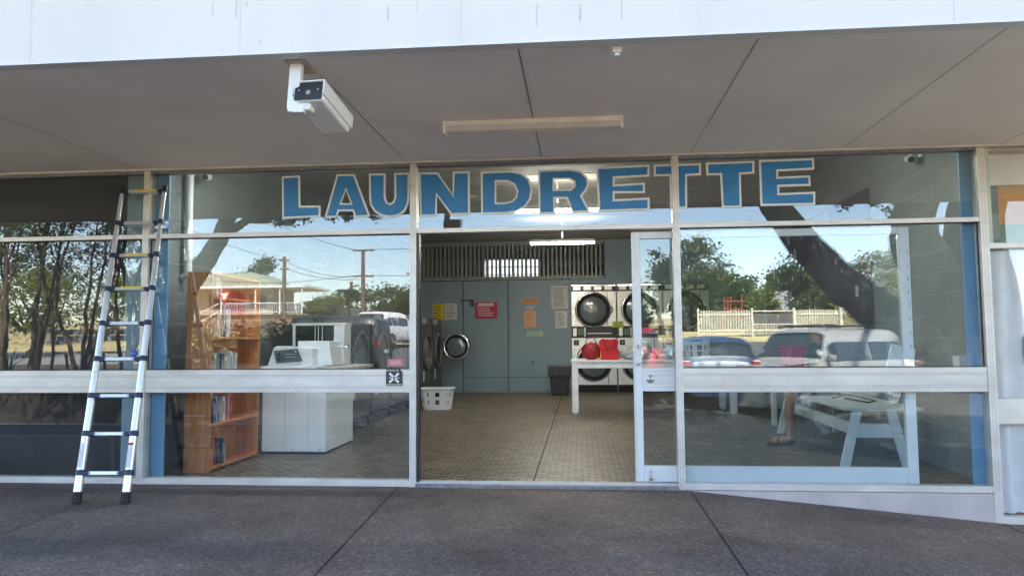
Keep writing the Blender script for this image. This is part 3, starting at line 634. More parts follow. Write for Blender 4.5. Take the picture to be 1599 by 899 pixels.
rows = [(0, ['blue', 'teal', 'red', 'pink', 'red', 'blue', 'black', 'teal', 'navy', 'cream']), (1, ['black', 'teal', 'navy', 'white', 'blue', 'green', 'cream', 'white', 'cream', 'pink', 'red']),
        (2, ['white', 'black', 'cream', 'white', 'teal', 'black', 'navy', 'navy', 'white', 'cream', 'white', 'pale blue', 'white']), (3, ['white', 'black', 'white', 'cream', 'navy', 'white', 'navy', 'black', 'white', 'white', 'pale blue']), (4, ['navy', 'cream', 'white', 'teal', 'red', 'white'])]
ordn = ['first', 'second', 'third', 'fourth', 'fifth', 'sixth', 'seventh', 'eighth', 'ninth', 'tenth', 'eleventh', 'twelfth', 'thirteenth']
shn = ['bottom shelf', 'second shelf up', 'third shelf up', 'fourth shelf up', 'top shelf']
for si, cols in rows:
    y = .475 + (.03 if si in (1,) else 0)
    for bi, cn in enumerate(cols):
        th = random.uniform(.022, .052); h = random.uniform(.17, .25) + (.03 if si == 3 and bi > 4 else 0); d = random.uniform(.12, .165); xf = -3.445-random.uniform(0, .03)
        z = SH[si]+.0125; lean = random.uniform(-.02, .05) if bi % 4 == 3 else 0
        b = T('book', f'{cn} book, {ordn[bi]} from the window end of the {shn[si]} of the bookcase', 'book', (xf, y, z), 0, 'books on the pine bookshelf')
        M_ = Matrix.Translation((xf, y, z)) @ Matrix.Rotation(-lean, 4, 'X') @ Matrix.Translation((-xf, -y, -z))
        cv = MB().box(xf-.002, xf, y, y+th, z, z+h, M_).box(xf-d, xf-.0021, y, y+.002, z, z+h, M_).box(xf-d, xf-.0021, y+th-.002, y+th, z, z+h, M_).build('cover', bm_[cn], b)
        MB().box(xf-d+.004, xf-.003, y+.0022, y+th-.0022, z+.003, z+h-.004, M_).build('pages', page, b)
        if cn not in ('cream',):
            MB().box(xf, xf+.0006, y+th*.35, y+th*.65, z+h*.3, z+h*.8, M_).build('spine_title', bm_['cream' if cn != 'white' else 'navy'], cv)
        y += th+.003+(abs(lean)*h)
# hand basin and pipe on the left wall
ba = T('hand_basin', 'small white wall basin half hidden behind the bookshelf', 'basin', (-3.87, 1.25, .5))
MB().lathe((-3.86, 1.0, .45), [(.0001, 0), (.08, .0), (.16, .08), (.185, .26), (.20, .27), (.20, .25)], 'z', 28).build('bowl', Mt['white'], ba)
MB().box(-4.048, -3.70, .82, 1.18, .70, .72).build('rim', Mt['white'], ba, bevel=.01)
MB().tube([(-3.98, 1.0, .73), (-3.98, 1.0, .85), (-3.92, 1.0, .87), (-3.88, 1.0, .84)], .012, 8).build('tap', Mt['chrome'], ba)
MB().tube([(-3.97, 1.0, 1.88), (-3.97, 1.0, 3.49)], .035, 12).tube([(-3.97, 1.0, 1.90), (-4.04, 1.0, 1.86)], .03, 10).build('downpipe', Mt['white'], None, label='vertical white pipe on the wall left of the bookshelf', cat='pipe')

def dome_cam(x, y, z, s, wallx, label):
    t = T('indoor_camera', label, 'security camera', (wallx, y, z), 0, 'small security cameras inside the shop')
    MB().box(min(wallx, wallx+s*.012), max(wallx, wallx+s*.012), y-.03, y+.03, z+.03, z+.12).tube([(wallx+s*.012, y, z+.085), (x, y, z+.075), (x, y, z+.03)], .013, 8).build('mount', Mt['white'], t)
    b = MB().tube([(x-s*.01, y+.07, z+.02), (x+s*.03, y-.09, z-.02)], .036, 16).build('housing', Mt['white'], t)
    MB().tube([(x+s*.030, y-.0905, z-.0201), (x+s*.033, y-.10, z-.022)], .030, 16).build('lens', Mt['black'], b)
dome_cam(-3.90, 1.2, 2.93, 1, XL, 'small white camera on the wall behind the left high window')
dome_cam(3.20, 1.2, 2.91, -1, XR, 'small white camera on the wall behind the right high window')

# folding table
tb = T('folding_table', 'long white laundry folding table with square legs and deep apron', 'table', (1.15, 6.3, 0))
MB().box(-.16, 2.46, 5.86, 6.90, .835, .87).build('tabletop', Mt['white_m'], tb, bevel=.004)
bars((-.045, 2.345, 5.885, 5.91, .74, .8345), (-.045, 2.345, 6.85, 6.875, .74, .8345), (-.13, -.105, 5.985, 6.775, .74, .8345), (2.405, 2.43, 5.985, 6.775, .74, .8345)).build('apron', Mt['white_m'], tb)
for x in (-.145, 2.346):
    for y in (5.88, 6.776): MB().box(x, x+.099, y, y+.099, 0.03, .8345).box(x+.03, x+.07, y+.03, y+.07, 0, .03).build('leg', Mt['white_m'], tb, bevel=.003)

def blob(name, c, r, m, parent=None, amp=.12, f=3., seed=0, squash=None, **k):
    """a soft irregular heap: sphere pushed by a few sine waves, flat below"""
    rs = random.Random(seed); ph = [rs.uniform(0, 6) for _ in range(6)]; b = MB(); nu, nv = 36, 20; vs = []; fs = []
    for j in range(nv+1):
        th = math.pi*j/nv
        for i in range(nu):
            a = 2*math.pi*i/nu; d = 1 + amp*(math.sin(f*a+ph[0]+2*th) * math.sin(2*th*f*.6+ph[1]) + .6*math.sin(2.3*f*a+ph[2])*math.sin(th*5+ph[3]) + .35*math.sin(5*f*a+ph[4]+th*7))
            x, y, z = math.sin(th)*math.cos(a)*d, math.sin(th)*math.sin(a)*d, math.cos(th)*d
            vs.append((c[0]+r[0]*x, c[1]+r[1]*y, max(c[2]-r[2]*.98, c[2]+r[2]*z)))
    for j in range(nv):
        for i in range(nu): fs.append((j*nu+i, j*nu+(i+1) % nu, (j+1)*nu+(i+1) % nu, (j+1)*nu+i))
    return b.add(vs, fs, True).build(name, m, parent, **k)
hb = T('handbag', 'dark red leather handbag with drawn top on the table end', 'bag', (.16, 6.1, .87))
blob('bag_body', (.17, 6.1, 1.01), (.155, .10, .145), Mt['dred'], hb, .05, 2, 1)
MB().tube([(.08, 6.05, 1.13), (.10, 6.03, 1.22), (.22, 6.03, 1.23), (.26, 6.05, 1.13)], .010, 6).tube([(.06, 6.04, 1.10), (-.02, 6.0, 1.02), (-.05, 5.99, .95)], .010, 6).build('strap', Mt['dred'], hb)
tt = T('tote_bag', 'bulging bright red cloth tote bag beside the handbag', 'bag', (.45, 6.1, .87))
bt = MB(); pr = [(-.14, 0), (-.15, .14), (-.16, .30), (-.10, .345), (-.04, .33), (.03, .325), (.10, .34), (.16, .29), (.14, .20), (.165, .13), (.15, .06), (.17, .02), (.15, 0)]
bt.prism([(x, z) for x, z in pr], (.46, 6.02, .871), (1, 0, 0), (0, 0, 1), -.2).build('bag_body', Mt['red'], tt, bevel=.02)
MB().tube([(.38, 6.01, 1.19), (.40, 5.98, 1.06), (.52, 5.98, 1.06), (.54, 6.01, 1.19)], .009, 6).build('bag_handle', Mt['dred'], tt)
MB().box(.318, .33, 6.02, 6.05, .88, 1.0).build('trim', Mt['yellow'], tt)
blob('plastic_bag', (.82, 6.05, .955), (.20, .13, .085), Mt['bag'], None, .22, 4, 4, label='crumpled grey plastic bag slumped on the table beside the red tote', cat='bag')
blob('plastic_bag', (1.02, 6.35, 1.0), (.15, .13, .13), Mt['bag'], None, .20, 4, 8, label='taller silvery plastic bag behind the crumpled one on the table', cat='bag')
blob('laundry_bag', (1.47, 6.1, .98), (.13, .14, .11), mat('pale_blue_cloth', (.35, .48, .62), .8, 0, .3, 9), None, .15, 3, 9, label='pale blue bundle of washing next to the white basket on the table', cat='laundry')

def basket(c, w, d, h, m, name, label, group=None, slots=True, legz=0):
    x, y, z = c; t = T(name, label, 'basket', c, 0, group); b = MB(); n = 44
    def ring(s, zz): # superellipse
        out = []
        for i in range(n):
            a = 2*math.pi*i/n; ca, sa = math.cos(a), math.sin(a)
            out.append((x+s*w/2*abs(ca)**.5*(1 if ca > 0 else -1), y+s*d/2*abs(sa)**.5*(1 if sa > 0 else -1), zz))
        return out
    def band(s0, z0, s1, z1, skip=False):
        a, e = ring(s0, z0), ring(s1, z1); a2, e2 = ring(s0-.02, z0), ring(s1-.02, z1)
        for i in range(n):
            if skip and i % 2: continue
            k = (i+1) % n; b.add([a[i], a[k], e[k], e[i], a2[i], a2[k], e2[k], e2[i]], [(0, 1, 2, 3), (7, 6, 5, 4), (3, 2, 6, 7), (0, 3, 7, 4), (1, 5, 6, 2), (0, 4, 5, 1)])
    band(.80, z, .83, z+h*.16); band(.83, z+h*.16, .88, z+h*.45, True); band(.88, z+h*.45, .895, z+h*.52); band(.895, z+h*.52, .94, z+h*.80, True); band(.94, z+h*.80, .985, z+h*.95)
    b.add(ring(.80, z+.002), [tuple(range(n))])
    b.build('basket_body', m, t)
    r = MB(); r.tube(ring(1.0, z+h*.97)+[ring(1.0, z+h*.97)[0]], h*.035, 6, False); r.build('basket_rim', m, t)
    return t
b1 = basket((-2.53, 6.85, 0), .60, .44, .37, Mt['white'], 'laundry_basket', 'white slotted laundry basket standing on the tiled floor by the door')
MB().box(-2.78, -2.68, 6.70, 6.72, .325, .345).box(-2.40, -2.30, 6.70, 6.72, .325, .345).build('handle_grip', Mt['black'], b1)
basket((1.87, 6.2, .871), .46, .34, .28, Mt['white'], 'laundry_basket', 'white slotted laundry basket on the folding table behind the right window')
blob('clothes_pile', (1.87, 6.2, 1.06), (.18, .13, .10), mat('blue_clothes', (.08, .14, .30), .9, 0, .4, 8), None, .15, 3, 12, label='dark blue clothes heaped in the white basket on the table', cat='clothes')
# bin
bn = T('rubbish_bin', 'black bin with plastic liner beside the first dryer', 'bin', (-.46, 10.25, 0))
n = 4
def frust(x0, x1, y0, y1, z0, z1, k): 
    cx, cy_ = (x0+x1)/2, (y0+y1)/2
    vs = [(cx+(x-cx)*s, cy_+(y-cy_)*s, z) for z, s in ((z0, k), (z1, 1)) for y in (y0, y1) for x in (x0, x1)]
    return MB().add(vs, [(0, 2, 3, 1), (4, 5, 7, 6), (0, 1, 5, 4), (2, 6, 7, 3), (0, 4, 6, 2), (1, 3, 7, 5)])
frust(-.70, -.22, 10.0, 10.4, 0.0, .62, .72).build('bin_body', Mt['black'], bn, bevel=.02)
frust(-.72, -.20, 9.98, 10.42, .40, .64, .94).build('bin_liner', mat('bin_liner', (.03, .028, .03), .3, 0, .3, 20, .6, 25), bn, bevel=.015)

# notices on the back wall --------------------------------------
def notice(x0, x1, z0, z1, col, label, name='wall_notice', head=None, lines=6, lc=(.1, .1, .1), y=None, seed=1):
    y = y or YB-.013
    t = T(name, label, 'notice', ((x0+x1)/2, y, z0))
    MB().box(x0, x1, y-.003, y, z0, z1).build('sheet', mat('notice_paper', col, .7, 0, .06, 20), t)
    rs = random.Random(seed); b = MB(); h = z1-z0
    for i in range(lines):
        z = z1-h*(.18+.74*(i+.5)/lines) if head else z1-h*(.08+.86*(i+.5)/lines)
        x = x0+(x1-x0)*rs.uniform(.08, .16); e = x1-(x1-x0)*rs.uniform(.08, .35)
        while x < e-.01:
            l_ = rs.uniform(.02, .07); b.box(x, min(e, x+l_), y-.0045, y-.003, z, z+h/lines*.36); x += l_+.012
    b.build('print', mat('print_ink', lc, .7), t)
    if head: MB().box(x0+(x1-x0)*.14, x1-(x1-x0)*.14, y-.0045, y-.003, z1-h*.20, z1-h*.06).build('heading', mat('heading', head, .7), t)
notice(-3.44, -3.17, 1.67, 2.05, (.62, .50, .02), 'yellow paper notice taped to the grey panel left of the door', lines=6, seed=1)
notice(-3.15, -2.87, 1.69, 2.06, (.60, .60, .62), 'white printed notice next to the yellow one', lines=9, seed=2)
notice(-2.44, -1.92, 1.70, 2.08, (.42, .04, .10), 'crimson sign with white writing on the door panel', head=(.7, .6, .6), lines=5, lc=(.72, .5, .5), seed=3)
notice(-1.36, -.94, 2.04, 2.15, (.62, .30, .16), 'narrow orange strip notice above the salmon sheet', lines=2, lc=(.4, .08, .04), seed=4)
notice(-1.23, -1.08, 1.91, 1.98, (.55, .56, .54), 'tiny white label between the orange strip and salmon sheet', lines=2, seed=41)
notice(-1.30, -1.02, 1.49, 1.87, (.66, .38, .24), 'salmon pink sheet below the orange strip', lines=6, lc=(.5, .2, .1), seed=5)
notice(-1.24, -.86, 1.28, 1.40, (.42, .52, .42), 'pale green strip notice lowest on the partition', lines=2, lc=(.2, .4, .3), seed=6)
notice(-.66, -.28, 1.91, 2.44, (.56, .55, .52), 'large typed white notice beside the dryers, the upper one', lines=16, seed=7)
notice(-.57, -.30, 1.47, 1.86, (.60, .61, .60), 'smaller white list beneath the large typed notice', lines=8, seed=8)
# notices pinned on the right wall
pin = T('pin_board', 'dark pinboard with scattered cards on the right wall behind the tree reflection', 'pinboard', (XR, 4, 1))
MB().box(XR-.03, XR-.002, 2.5, 7.2, 1.25, 2.9).build('board', mat('board_felt', (.07, .06, .09), .95), pin)
cb_ = MB(); rs = random.Random(4)
for i in range(30):
    y = rs.uniform(2.6, 7); z = rs.uniform(1.35, 2.8); s = rs.uniform(.03, .11); cb_.box(XR-.034, XR-.0301, y, y+s, z, z+s*1.4)
cb_.build('card', mat('pinned_cards', (.45, .42, .42), .8, 0, .5, 3), pin)
MB().box(3.18, XR-.001, .40, .52, .93, 1.04).build('socket_box', Mt['white'], None, bevel=.004, label='small white electrical box on the right block wall', cat='socket')
MB().tube([(3.2, .52, .95), (3.15, .8, .90), (3.1, 1.1, .88), (3.05, 1.3, .93)], .012, 6).build('power_cable', Mt['black'], None, label='black cable sagging from the white electrical box', cat='cable')
MB().box(2.9, 3.13, 1.2, 1.23, .82, 1.12, Matrix.Translation((3, 1.2, .9)) @ Matrix.Rotation(.25, 4, 'Y') @ Matrix.Translation((-3, -1.2, -.9))).build('white_board', Mt['white_m'], None, bevel=.004, label='white board leaning above the bench by the blue pilaster', cat='board')

# white timber bench and A-frame table
be = T('timber_bench', 'long white timber bench with A-frame ends behind the right window', 'bench', (2.75, 2.3, 0))
def aframe(cx, y, w0, w1, h, t=.035, lw=.085, m=Mt['white_m']):
    b = MB()
    for s in (-1, 1):
        p = [(cx+s*w0/2-lw/2, 0), (cx+s*w0/2+lw/2, 0), (cx+s*w1/2+lw/2, h), (cx+s*w1/2-lw/2, h)]
        b.prism(p, (0, y, 0), (1, 0, 0), (0, 0, 1), -t)
    return b
for y, cx in ((.94, 2.675), (3.55, 2.78)):
    aframe(cx, y, .56, .30, .53).build('leg_pair', Mt['white_m'], be, bevel=.003)
    MB().box(cx-.22, cx+.20, y+.036, y+.06, .28, .41).build('cross_rail', Mt['white_m'], be, bevel=.003)
MB().prism([(2.40, .90), (3.09, .90), (3.14, 3.62), (2.46, 3.62)], (0, 0, .531), (1, 0, 0), (0, 1, 0), .028).build('seat', Mt['white_m'], be, bevel=.003)
MB().prism([(2.50, .98), (2.54, .98), (2.60, 3.54), (2.56, 3.54)], (0, 0, .30), (1, 0, 0), (0, 1, 0), .11).build('stretcher', Mt['white_m'], be, bevel=.003)
tb2 = T('narrow_table', 'narrow white table against the right wall carrying the pink baskets', 'table', (3.0, 3.9, 0))
MB().box(2.60, 3.28, 3.68, 4.5, .76, .79).build('tabletop', Mt['white_m'], tb2, bevel=.003)
for x, y in ((2.62, 3.70), (3.20, 3.70), (2.62, 4.42), (3.20, 4.42)): MB().box(x, x+.06, y, y+.06, 0, .7595).build('leg', Mt['white_m'], tb2)
basket((2.83, 3.95, .79), .40, .40, .30, Mt['pink'], 'laundry_basket', 'pink plastic basket on the narrow table, the one nearer the room')
basket((3.10, 4.30, .79), .30, .30, .30, Mt['red'], 'laundry_basket', 'red plastic basket tucked in against the right wall')
MB().tube([(2.62, 1.9, .575), (2.70, 1.7, .62), (2.82, 1.8, .60), (2.9, 1.5, .575), (2.75, 1.3, .575), (2.6, 1.5, .60)], .008, 6).build('coiled_cord', Mt['black'], None, label='loose black cord coiled on the white bench seat', cat='cord')

# person seated, facing -x, feet on the floor
def person():
    t = T('person', 'person sitting on the white bench in dark shorts and sandals, bare lower legs showing', 'person', (2.6, 2.6, 0))
    J = {}; V = []; E_ = []; R_ = []
    def v(p, r): V.append(p); R_.append(r); return len(V)-1
    y = 2.62
    pel = v((2.80, y, .66), .145); bel = v((2.78, y, .80), .135); ch = v((2.74, y, 1.00), .155); nk = v((2.70, y, 1.17), .06); E_ += [(pel, bel), (bel, ch), (ch, nk)]
    hd0 = v((2.685, y, 1.235), .065); hd1 = v((2.675, y, 1.32), .088); hd2 = v((2.68, y, 1.385), .055); E_ += [(nk, hd0), (hd0, hd1), (hd1, hd2)]
    for s in (-1, 1):
        hp = v((2.74, y+s*.085, .645), .095); kn = v((2.36+.05*(s > 0), y+s*.10, .545), .062); cf = v((2.335+.06*(s > 0), y+s*.09, .38), .055); an = v((2.33+.07*(s > 0), y+s*.09, .10), .034)
        he = v((2.335+.07*(s > 0), y+s*.09, .055), .036); to = v((2.17+.07*(s > 0), y+s*.10, .042), .028); to2 = v((2.12+.07*(s > 0), y+s*.10, .035), .020)
        E_ += [(pel, hp), (hp, kn), (kn, cf), (cf, an), (an, he), (he, to), (to, to2)]
        sh = v((2.73, y+s*.175, 1.10), .055); el = v((2.66, y+s*.23, .86), .042); wr = v((2.46, y+s*.13, .72), .028); hm = v((2.40, y+s*.12, .70), .030)
        E_ += [(ch, sh), (sh, el), (el, wr), (wr, hm)]
        for k in range(4):
            a = v((2.35-.003*k, y+s*(.10+.014*(k-1)), .70), .010); b = v((2.315+.006*abs(k-1), y+s*(.10+.016*(k-1)), .672), .008); E_ += [(hm, a), (a, b)]
        th = v((2.39, y+s*.085, .69), .010); th2 = v((2.36, y+s*.07, .675), .008); E_ += [(hm, th), (th, th2)]
    me = bpy.data.meshes.new('body'); inv = wm(t).inverted(); me.from_pydata([tuple(inv @ Vector(p)) for p in V], E_, []); o = bpy.data.objects.new('body', me); COL.objects.link(o); o.parent = t
    sk = o.modifiers.new('s', 'SKIN'); ss = o.modifiers.new('u', 'SUBSURF'); ss.levels = 2; ss.render_levels = 2; sk.use_smooth_shade = True
    for i, d in enumerate(me.skin_vertices[0].data): d.radius = (R_[i], R_[i]); d.use_root = (i == 0)
    me.materials.append(Mt['skin'])
    # clothing follows the body
    MB().tube([(2.80, y, .585), (2.80, y, .70), (2.78, y, .82), (2.745, y, .98), (2.73, y, 1.10), (2.71, y, 1.165)], [.15, .168, .155, .172, .16, .07], 20).build('shirt', Mt['shirt'], t)
    for s in (-1, 1): MB().tube([(2.74, y+s*.14, 1.12), (2.70, y+s*.20, 1.0), (2.68, y+s*.225, .92)], [.065, .062, .056], 14).build('sleeve', Mt['shirt'], t)
    for s in (-1, 1): MB().tube([(2.86, y+s*.06, .645), (2.74, y+s*.085, .645), (2.55, y+s*.095, .60), (2.42, y+s*.10, .565)], [.125, .12, .10, .088], 16).build('shorts_leg', Mt['shorts'], t)
    MB().lathe((2.69, y, 1.34), [(.0001, .105), (.06, .09), (.098, .03), (.104, -.03), (.085, -.09)], 'z', 20).build('hair', Mt['hair'], t)
    f_ = MB()
    for s in (-1, 1): f_.lathe((2.592, y+s*.032, 1.335), [(.0001, -.006), (.010, 0), (.0001, .004)], 'x', 8)
    f_.build('eye', Mt['black'], t); MB().tube([(2.60, y, 1.325), (2.575, y, 1.30), (2.595, y, 1.295)], [.008, .014, .008], 8).build('nose', Mt['skin'], t)
    for s in (-1, 1):
        q = .07*(s > 0)
        b = MB().box(2.09+q, 2.37+q, y+s*.10-.048, y+s*.10+.048, .002, .018).build('sandal', Mt['black'], t, bevel=.006)
        MB().tube([(2.20+q, y+s*.10-.045, .02), (2.20+q, y+s*.10-.02, .075), (2.20+q, y+s*.10+.02, .075), (2.20+q, y+s*.10+.045, .02)], .008, 6).build('strap', Mt['black'], b)
person()
# ---------------------------------------------------------------- on and under the canopy
cf = T('canopy_light', 'unlit white batten light on the canopy ceiling above the lettering', 'light', (-.31, -1.08, 2.74))
MB().box(-.935, .305, -1.135, -1.025, 2.705, 2.7395).build('batten', Mt['cream_batten'], cf, bevel=.004)
MB().prism([(0, 0), (.11, 0), (.095, -.035), (.055, -.048), (.015, -.035)], (-.925, -1.135, 2.7045), (0, 1, 0), (0, 0, 1), 1.22).build('diffuser', Mt['diff'], cf)
for x in (-.945, .296): MB().box(x, x+.018, -1.14, -1.02, 2.652, 2.7393).build('end_cap', Mt['white'], cf, bevel=.003)
MB().box(.19, .235, -2.37, -2.30, 2.705, 2.739).box(.20, .225, -2.36, -2.33, 2.69, 2.705).build('fascia_clip', Mt['white'], None, bevel=.004, label='tiny white clip under the front edge of the canopy', cat='clip')

sc = T('security_camera', 'boxy white security camera on a bracket under the canopy edge', 'security camera', (-1.55, -2.3, 2.74))
MB().box(-1.60, -1.49, -2.37, -2.16, 2.731, 2.7395).build('base_plate', mat('stained_plate', (.5, .42, .36), .6, 0, .3, 12), sc, bevel=.002)
MB().prism([(-.035, 0), (.03, 0), (.015, -.27), (-.045, -.27), (-.05, -.24)], (-1.545, -2.33, 2.731), (1, 0, 0), (0, 0, 1), -.045).box(-1.568, -1.50, -2.328, -2.287, 2.457, 2.50).build('bracket_arm', Mt['white'], sc, bevel=.004)
MB().box(-1.535, -1.465, -2.32, -2.24, 2.47, 2.515).build('swivel', Mt['white'], sc, bevel=.01)
# housing: front lens at -y, looks towards the street and a little left
p0, p1 = Vector((-1.468, -2.335, 2.570)), Vector((-1.435, -1.95, 2.490))
d = (p1-p0); L_ = d.length; d.normalize(); xx = d.cross(Vector((0, 0, 1))).normalized(); zz = xx.cross(d)
Mh = Matrix((xx, d, zz)).transposed().to_4x4(); Mh.translation = p0
hs = MB().box(-.084, .084, .0, L_, -.057, .050, Mh).build('housing', Mt['white'], sc, bevel=.014)
MB().box(-.094, .094, -.014, L_+.01, .051, .060, Mh).box(-.094, -.086, -.014, L_+.01, -.026, .051, Mh).box(.086, .094, -.014, L_+.01, -.026, .051, Mh).build('sun_shield', Mt['white'], sc, bevel=.003)
ff = MB().box(-.080, .080, -.006, -.0005, -.052, .048, Mh).build('lens_window', Mt['black'], hs)
MB().lathe(tuple(Mh @ Vector((0, 0, -.010))), [(.0001, -.012), (.010, -.011), (.014, -.0065)], (d, xx, zz), 14).build('lens', Mt['grey_pl'], hs)
sp_ = MB()
for x, z in ((-.055, .005), (.055, .005)):
    q = Mh @ Vector((x, -.0062, z)); sp_.box(q.x-.003, q.x+.003, q.y-.002, q.y, q.z-.003, q.z+.003)
sp_.build('screw', Mt['steel'], hs)
MB().tube([(-1.50, -2.02, 2.60), (-1.53, -2.0, 2.66), (-1.54, -2.05, 2.735)], .005, 6).build('lead', Mt['white'], sc)

# telescopic ladder ---------------------------------------------
ld = T('ladder', 'telescopic aluminium ladder with navy collars leaning on the window frame', 'ladder', (-3.68, -.72, 0))
zb = P(-3.7, -.73)
Lb, Lt = Vector((-3.875, -.735, zb)), Vector((-4.005, -.065, 2.56)); Rb, Rt = Vector((-3.49, -.715, zb)), Vector((-3.615, -.065, 2.565))
NR = 9
def lp(a, b, t): return a + (b-a)*t
ts = [.085+.109*i for i in range(8)] + [.972]
ts = [(.085 + (0.985-.085)*i/8) for i in range(9)]
for a, b in ((Lb, Lt), (Rb, Rt)):
    m = MB(); 
    prev = 0.0
    for i, t in enumerate(ts):
        r = .032 - .0017*i; m.tube([lp(a, b, prev+.0), lp(a, b, t)], r, 20); prev = t
    st = m.build('rail', Mt['ladder'], ld)
    for i, t in enumerate(ts):
        r = .032-.0017*i+.004; MB().tube([lp(a, b, t-.007), lp(a, b, t+.009)], r, 20).build('collar', Mt['navy'], st)
    MB().tube([lp(a, b, .0), lp(a, b, .032)], .036, 20).build('rubber_foot', Mt['black_r'], ld)
    MB().tube([lp(a, b, .985), lp(a, b, 1.0)], .024, 16).build('end_cap', Mt['black'], ld)
ddir = (Lt-Lb).normalized(); ax = (Rb-Lb).normalized(); nn = ddir.cross(ax).normalized()
for i, t in enumerate(ts):
    a, b = lp(Lb, Lt, t), lp(Rb, Rt, t); r = .030-.0017*i
    mm = Matrix((ax, nn, ddir)).transposed().to_4x4(); mm.translation = a; w_ = (b-a).length
    rg = MB().box(r+.045, w_-r-.045, -.022, .022, -.014, .014, mm).build('rung', Mt['ladder'], ld, bevel=.003)
    for x0, x1 in ((r-.002, r+.0448), (w_-r-.0448, w_-r+.002)): MB().box(x0, x1, -.024, .024, -.0155, .0155, mm).build('rung_bracket', Mt['navy'], rg, bevel=.003)
    MB().box(r+.03, r+.055, -.027, -.0242, -.005, .005, mm).box(w_-r-.055, w_-r-.03, -.027, -.0242, -.005, .005, mm).build('release_catch', Mt['black'], rg)
    if i in (5, 6, 8): MB().box(r+.10, w_-r-.06, -.0235, .0235, .0141, .0165, mm).box(r+.10, w_-r-.06, -.0245, -.0222, -.002, .0140, mm).build('grip_strip', Mt['yellow'], rg)
# warning labels on the lowest tubes
for a, b, red in ((Lb, Lt, False), (Rb, Rt, True)):
    mm = Matrix((ax, nn, ddir)).transposed().to_4x4(); mm.translation = lp(a, b, .10)
    s_ = MB()
    n = 8
    for i in range(n):
        t0, t1 = -2.2+i*1.3/n, -2.2+(i+1)*1.3/n
        q = [(math.cos(t)*.0327, math.sin(t)*.0327, z) for t, z in ((t0, 0.0), (t1, 0.0), (t1, .19), (t0, .19))]
        s_.add([mm @ Vector(v) for v in q], [(0, 1, 2, 3)])
    lab = s_.build('safety_label', mat('white_label', (.66, .66, .66), .5, 0, .05), ld, fixn=False)
    s_ = MB(); rs = random.Random(9)
    for k in range(9):
        z = .012+.016*k; x = rs.uniform(-.014, -.006); q = [(x, z), (x+rs.uniform(.012, .02), z), (x+.016, z+.009), (x, z+.009)]
        s_.add([mm @ Vector((u, -math.sqrt(.0331**2-u*u), v)) for u, v in q], [(0, 1, 2, 3)])
    s_.build('pictogram', mat('grey_print', (.25, .25, .27), .6), lab, fixn=False)
    if red:
        s_ = MB(); 
        for i in range(n):
            t0, t1 = -2.2+i*1.3/n, -2.2+(i+1)*1.3/n
            q = [(math.cos(t)*.0331, math.sin(t)*.0331, z) for t, z in ((t0, .172), (t1, .172), (t1, .190), (t0, .190))]
            s_.add([mm @ Vector(v) for v in q], [(0, 1, 2, 3)])
        s_.build('red_band', Mt['red'], lab, fixn=False)
# black strap under the second rung
q = lp(lp(Lb, Lt, ts[1]), lp(Rb, Rt, ts[1]), .55)
MB().box(q.x-.045, q.x+.035, q.y+.0, q.y+.03, q.z-.035, q.z-.0145).box(q.x-.025, q.x+.02, q.y+.005, q.y+.020, q.z-.15, q.z-.035).box(q.x-.012, q.x+.022, q.y+.008, q.y+.02, q.z-.32, q.z-.19).box(q.x-.02, q.x+.026, q.y+.004, q.y+.026, q.z-.19, q.z-.15).build('webbing_strap', Mt['black'], ld, bevel=.003)
q = lp(lp(Lb, Lt, ts[3]), lp(Rb, Rt, ts[3]), .80)
MB().lathe((q.x, q.y-.0, q.z+.045), [(.0001, -.012), (.022, -.012), (.027, -.006), (.027, .006), (.022, .012), (.0001, .012)], 'y', 24).build('tape_roll', mat('blue_disc', (.02, .09, .38), .4), None, label='small round blue disc resting on the ladder rung above the window rail', cat='disc')

# stickers on the left window ------------------------------------
st = T('warning_sticker', 'black WARNING sticker with a white X at the right end of the left window rail', 'sticker', (-1.575, 0, .83))
MB().prism([(-1.645, .822), (-1.502, .822), (-1.502, .935), (-1.530, .968), (-1.645, .968)], (0, -.0005, 0), (1, 0, 0), (0, 0, 1), .003).build('sheet', Mt['black'], st)
b = MB()
for (ax_, az), (bx_, bz) in (((-1.615, .928), (-1.535, .850)), ((-1.535, .928), (-1.615, .850))):
    n_ = Vector((-(bz-az), 0, bx_-ax_)).normalized()*.0095
    b.add([(ax_+n_.x*s, y, az+n_.z*s) for y in (-.0050, -.0038) for s in (-1, 1)] + [(bx_+n_.x*s, y, bz+n_.z*s) for y in (-.0050, -.0038) for s in (-1, 1)], [(0, 1, 5, 4), (2, 6, 7, 3), (0, 4, 6, 2), (1, 3, 7, 5), (0, 2, 3, 1), (4, 5, 7, 6)])
b.box(-1.622, -1.585, -.0052, -.0036, .886, .891).box(-1.565, -1.528, -.0052, -.0036, .886, .891)
b.build('cross_mark', Mt['white_sign'], st)
def text(s, loc, size, m, parent, ext=.0006, name='writing'):
    cu_ = bpy.data.curves.new(name, 'FONT'); cu_.body = s; cu_.size = size; cu_.extrude = ext; cu_.align_x = 'CENTER'
    tmp = bpy.data.objects.new('tmp', cu_); COL.objects.link(tmp); bpy.context.view_layer.update()
    dg = bpy.context.evaluated_depsgraph_get(); me = bpy.data.meshes.new_from_object(tmp.evaluated_get(dg)); bpy.data.objects.remove(tmp)
    Mx = Matrix.Translation(loc) @ Matrix.Rotation(math.pi/2, 4, 'X'); me.transform((wm(parent).inverted() if parent else Matrix()) @ Mx)
    me.materials.clear(); me.materials.append(m); o = bpy.data.objects.new(name, me); COL.objects.link(o); o.parent = parent; return o
text('WARNING', (-1.590, -.0045, .943), .023, Mt['white_sign'], st)
b = MB()
for i in range(8): b.box(-1.637+i*.0165, -1.625+i*.0165, -.005, -.0038, .829, .836)
b.build('small_print', Mt['white_sign'], st)
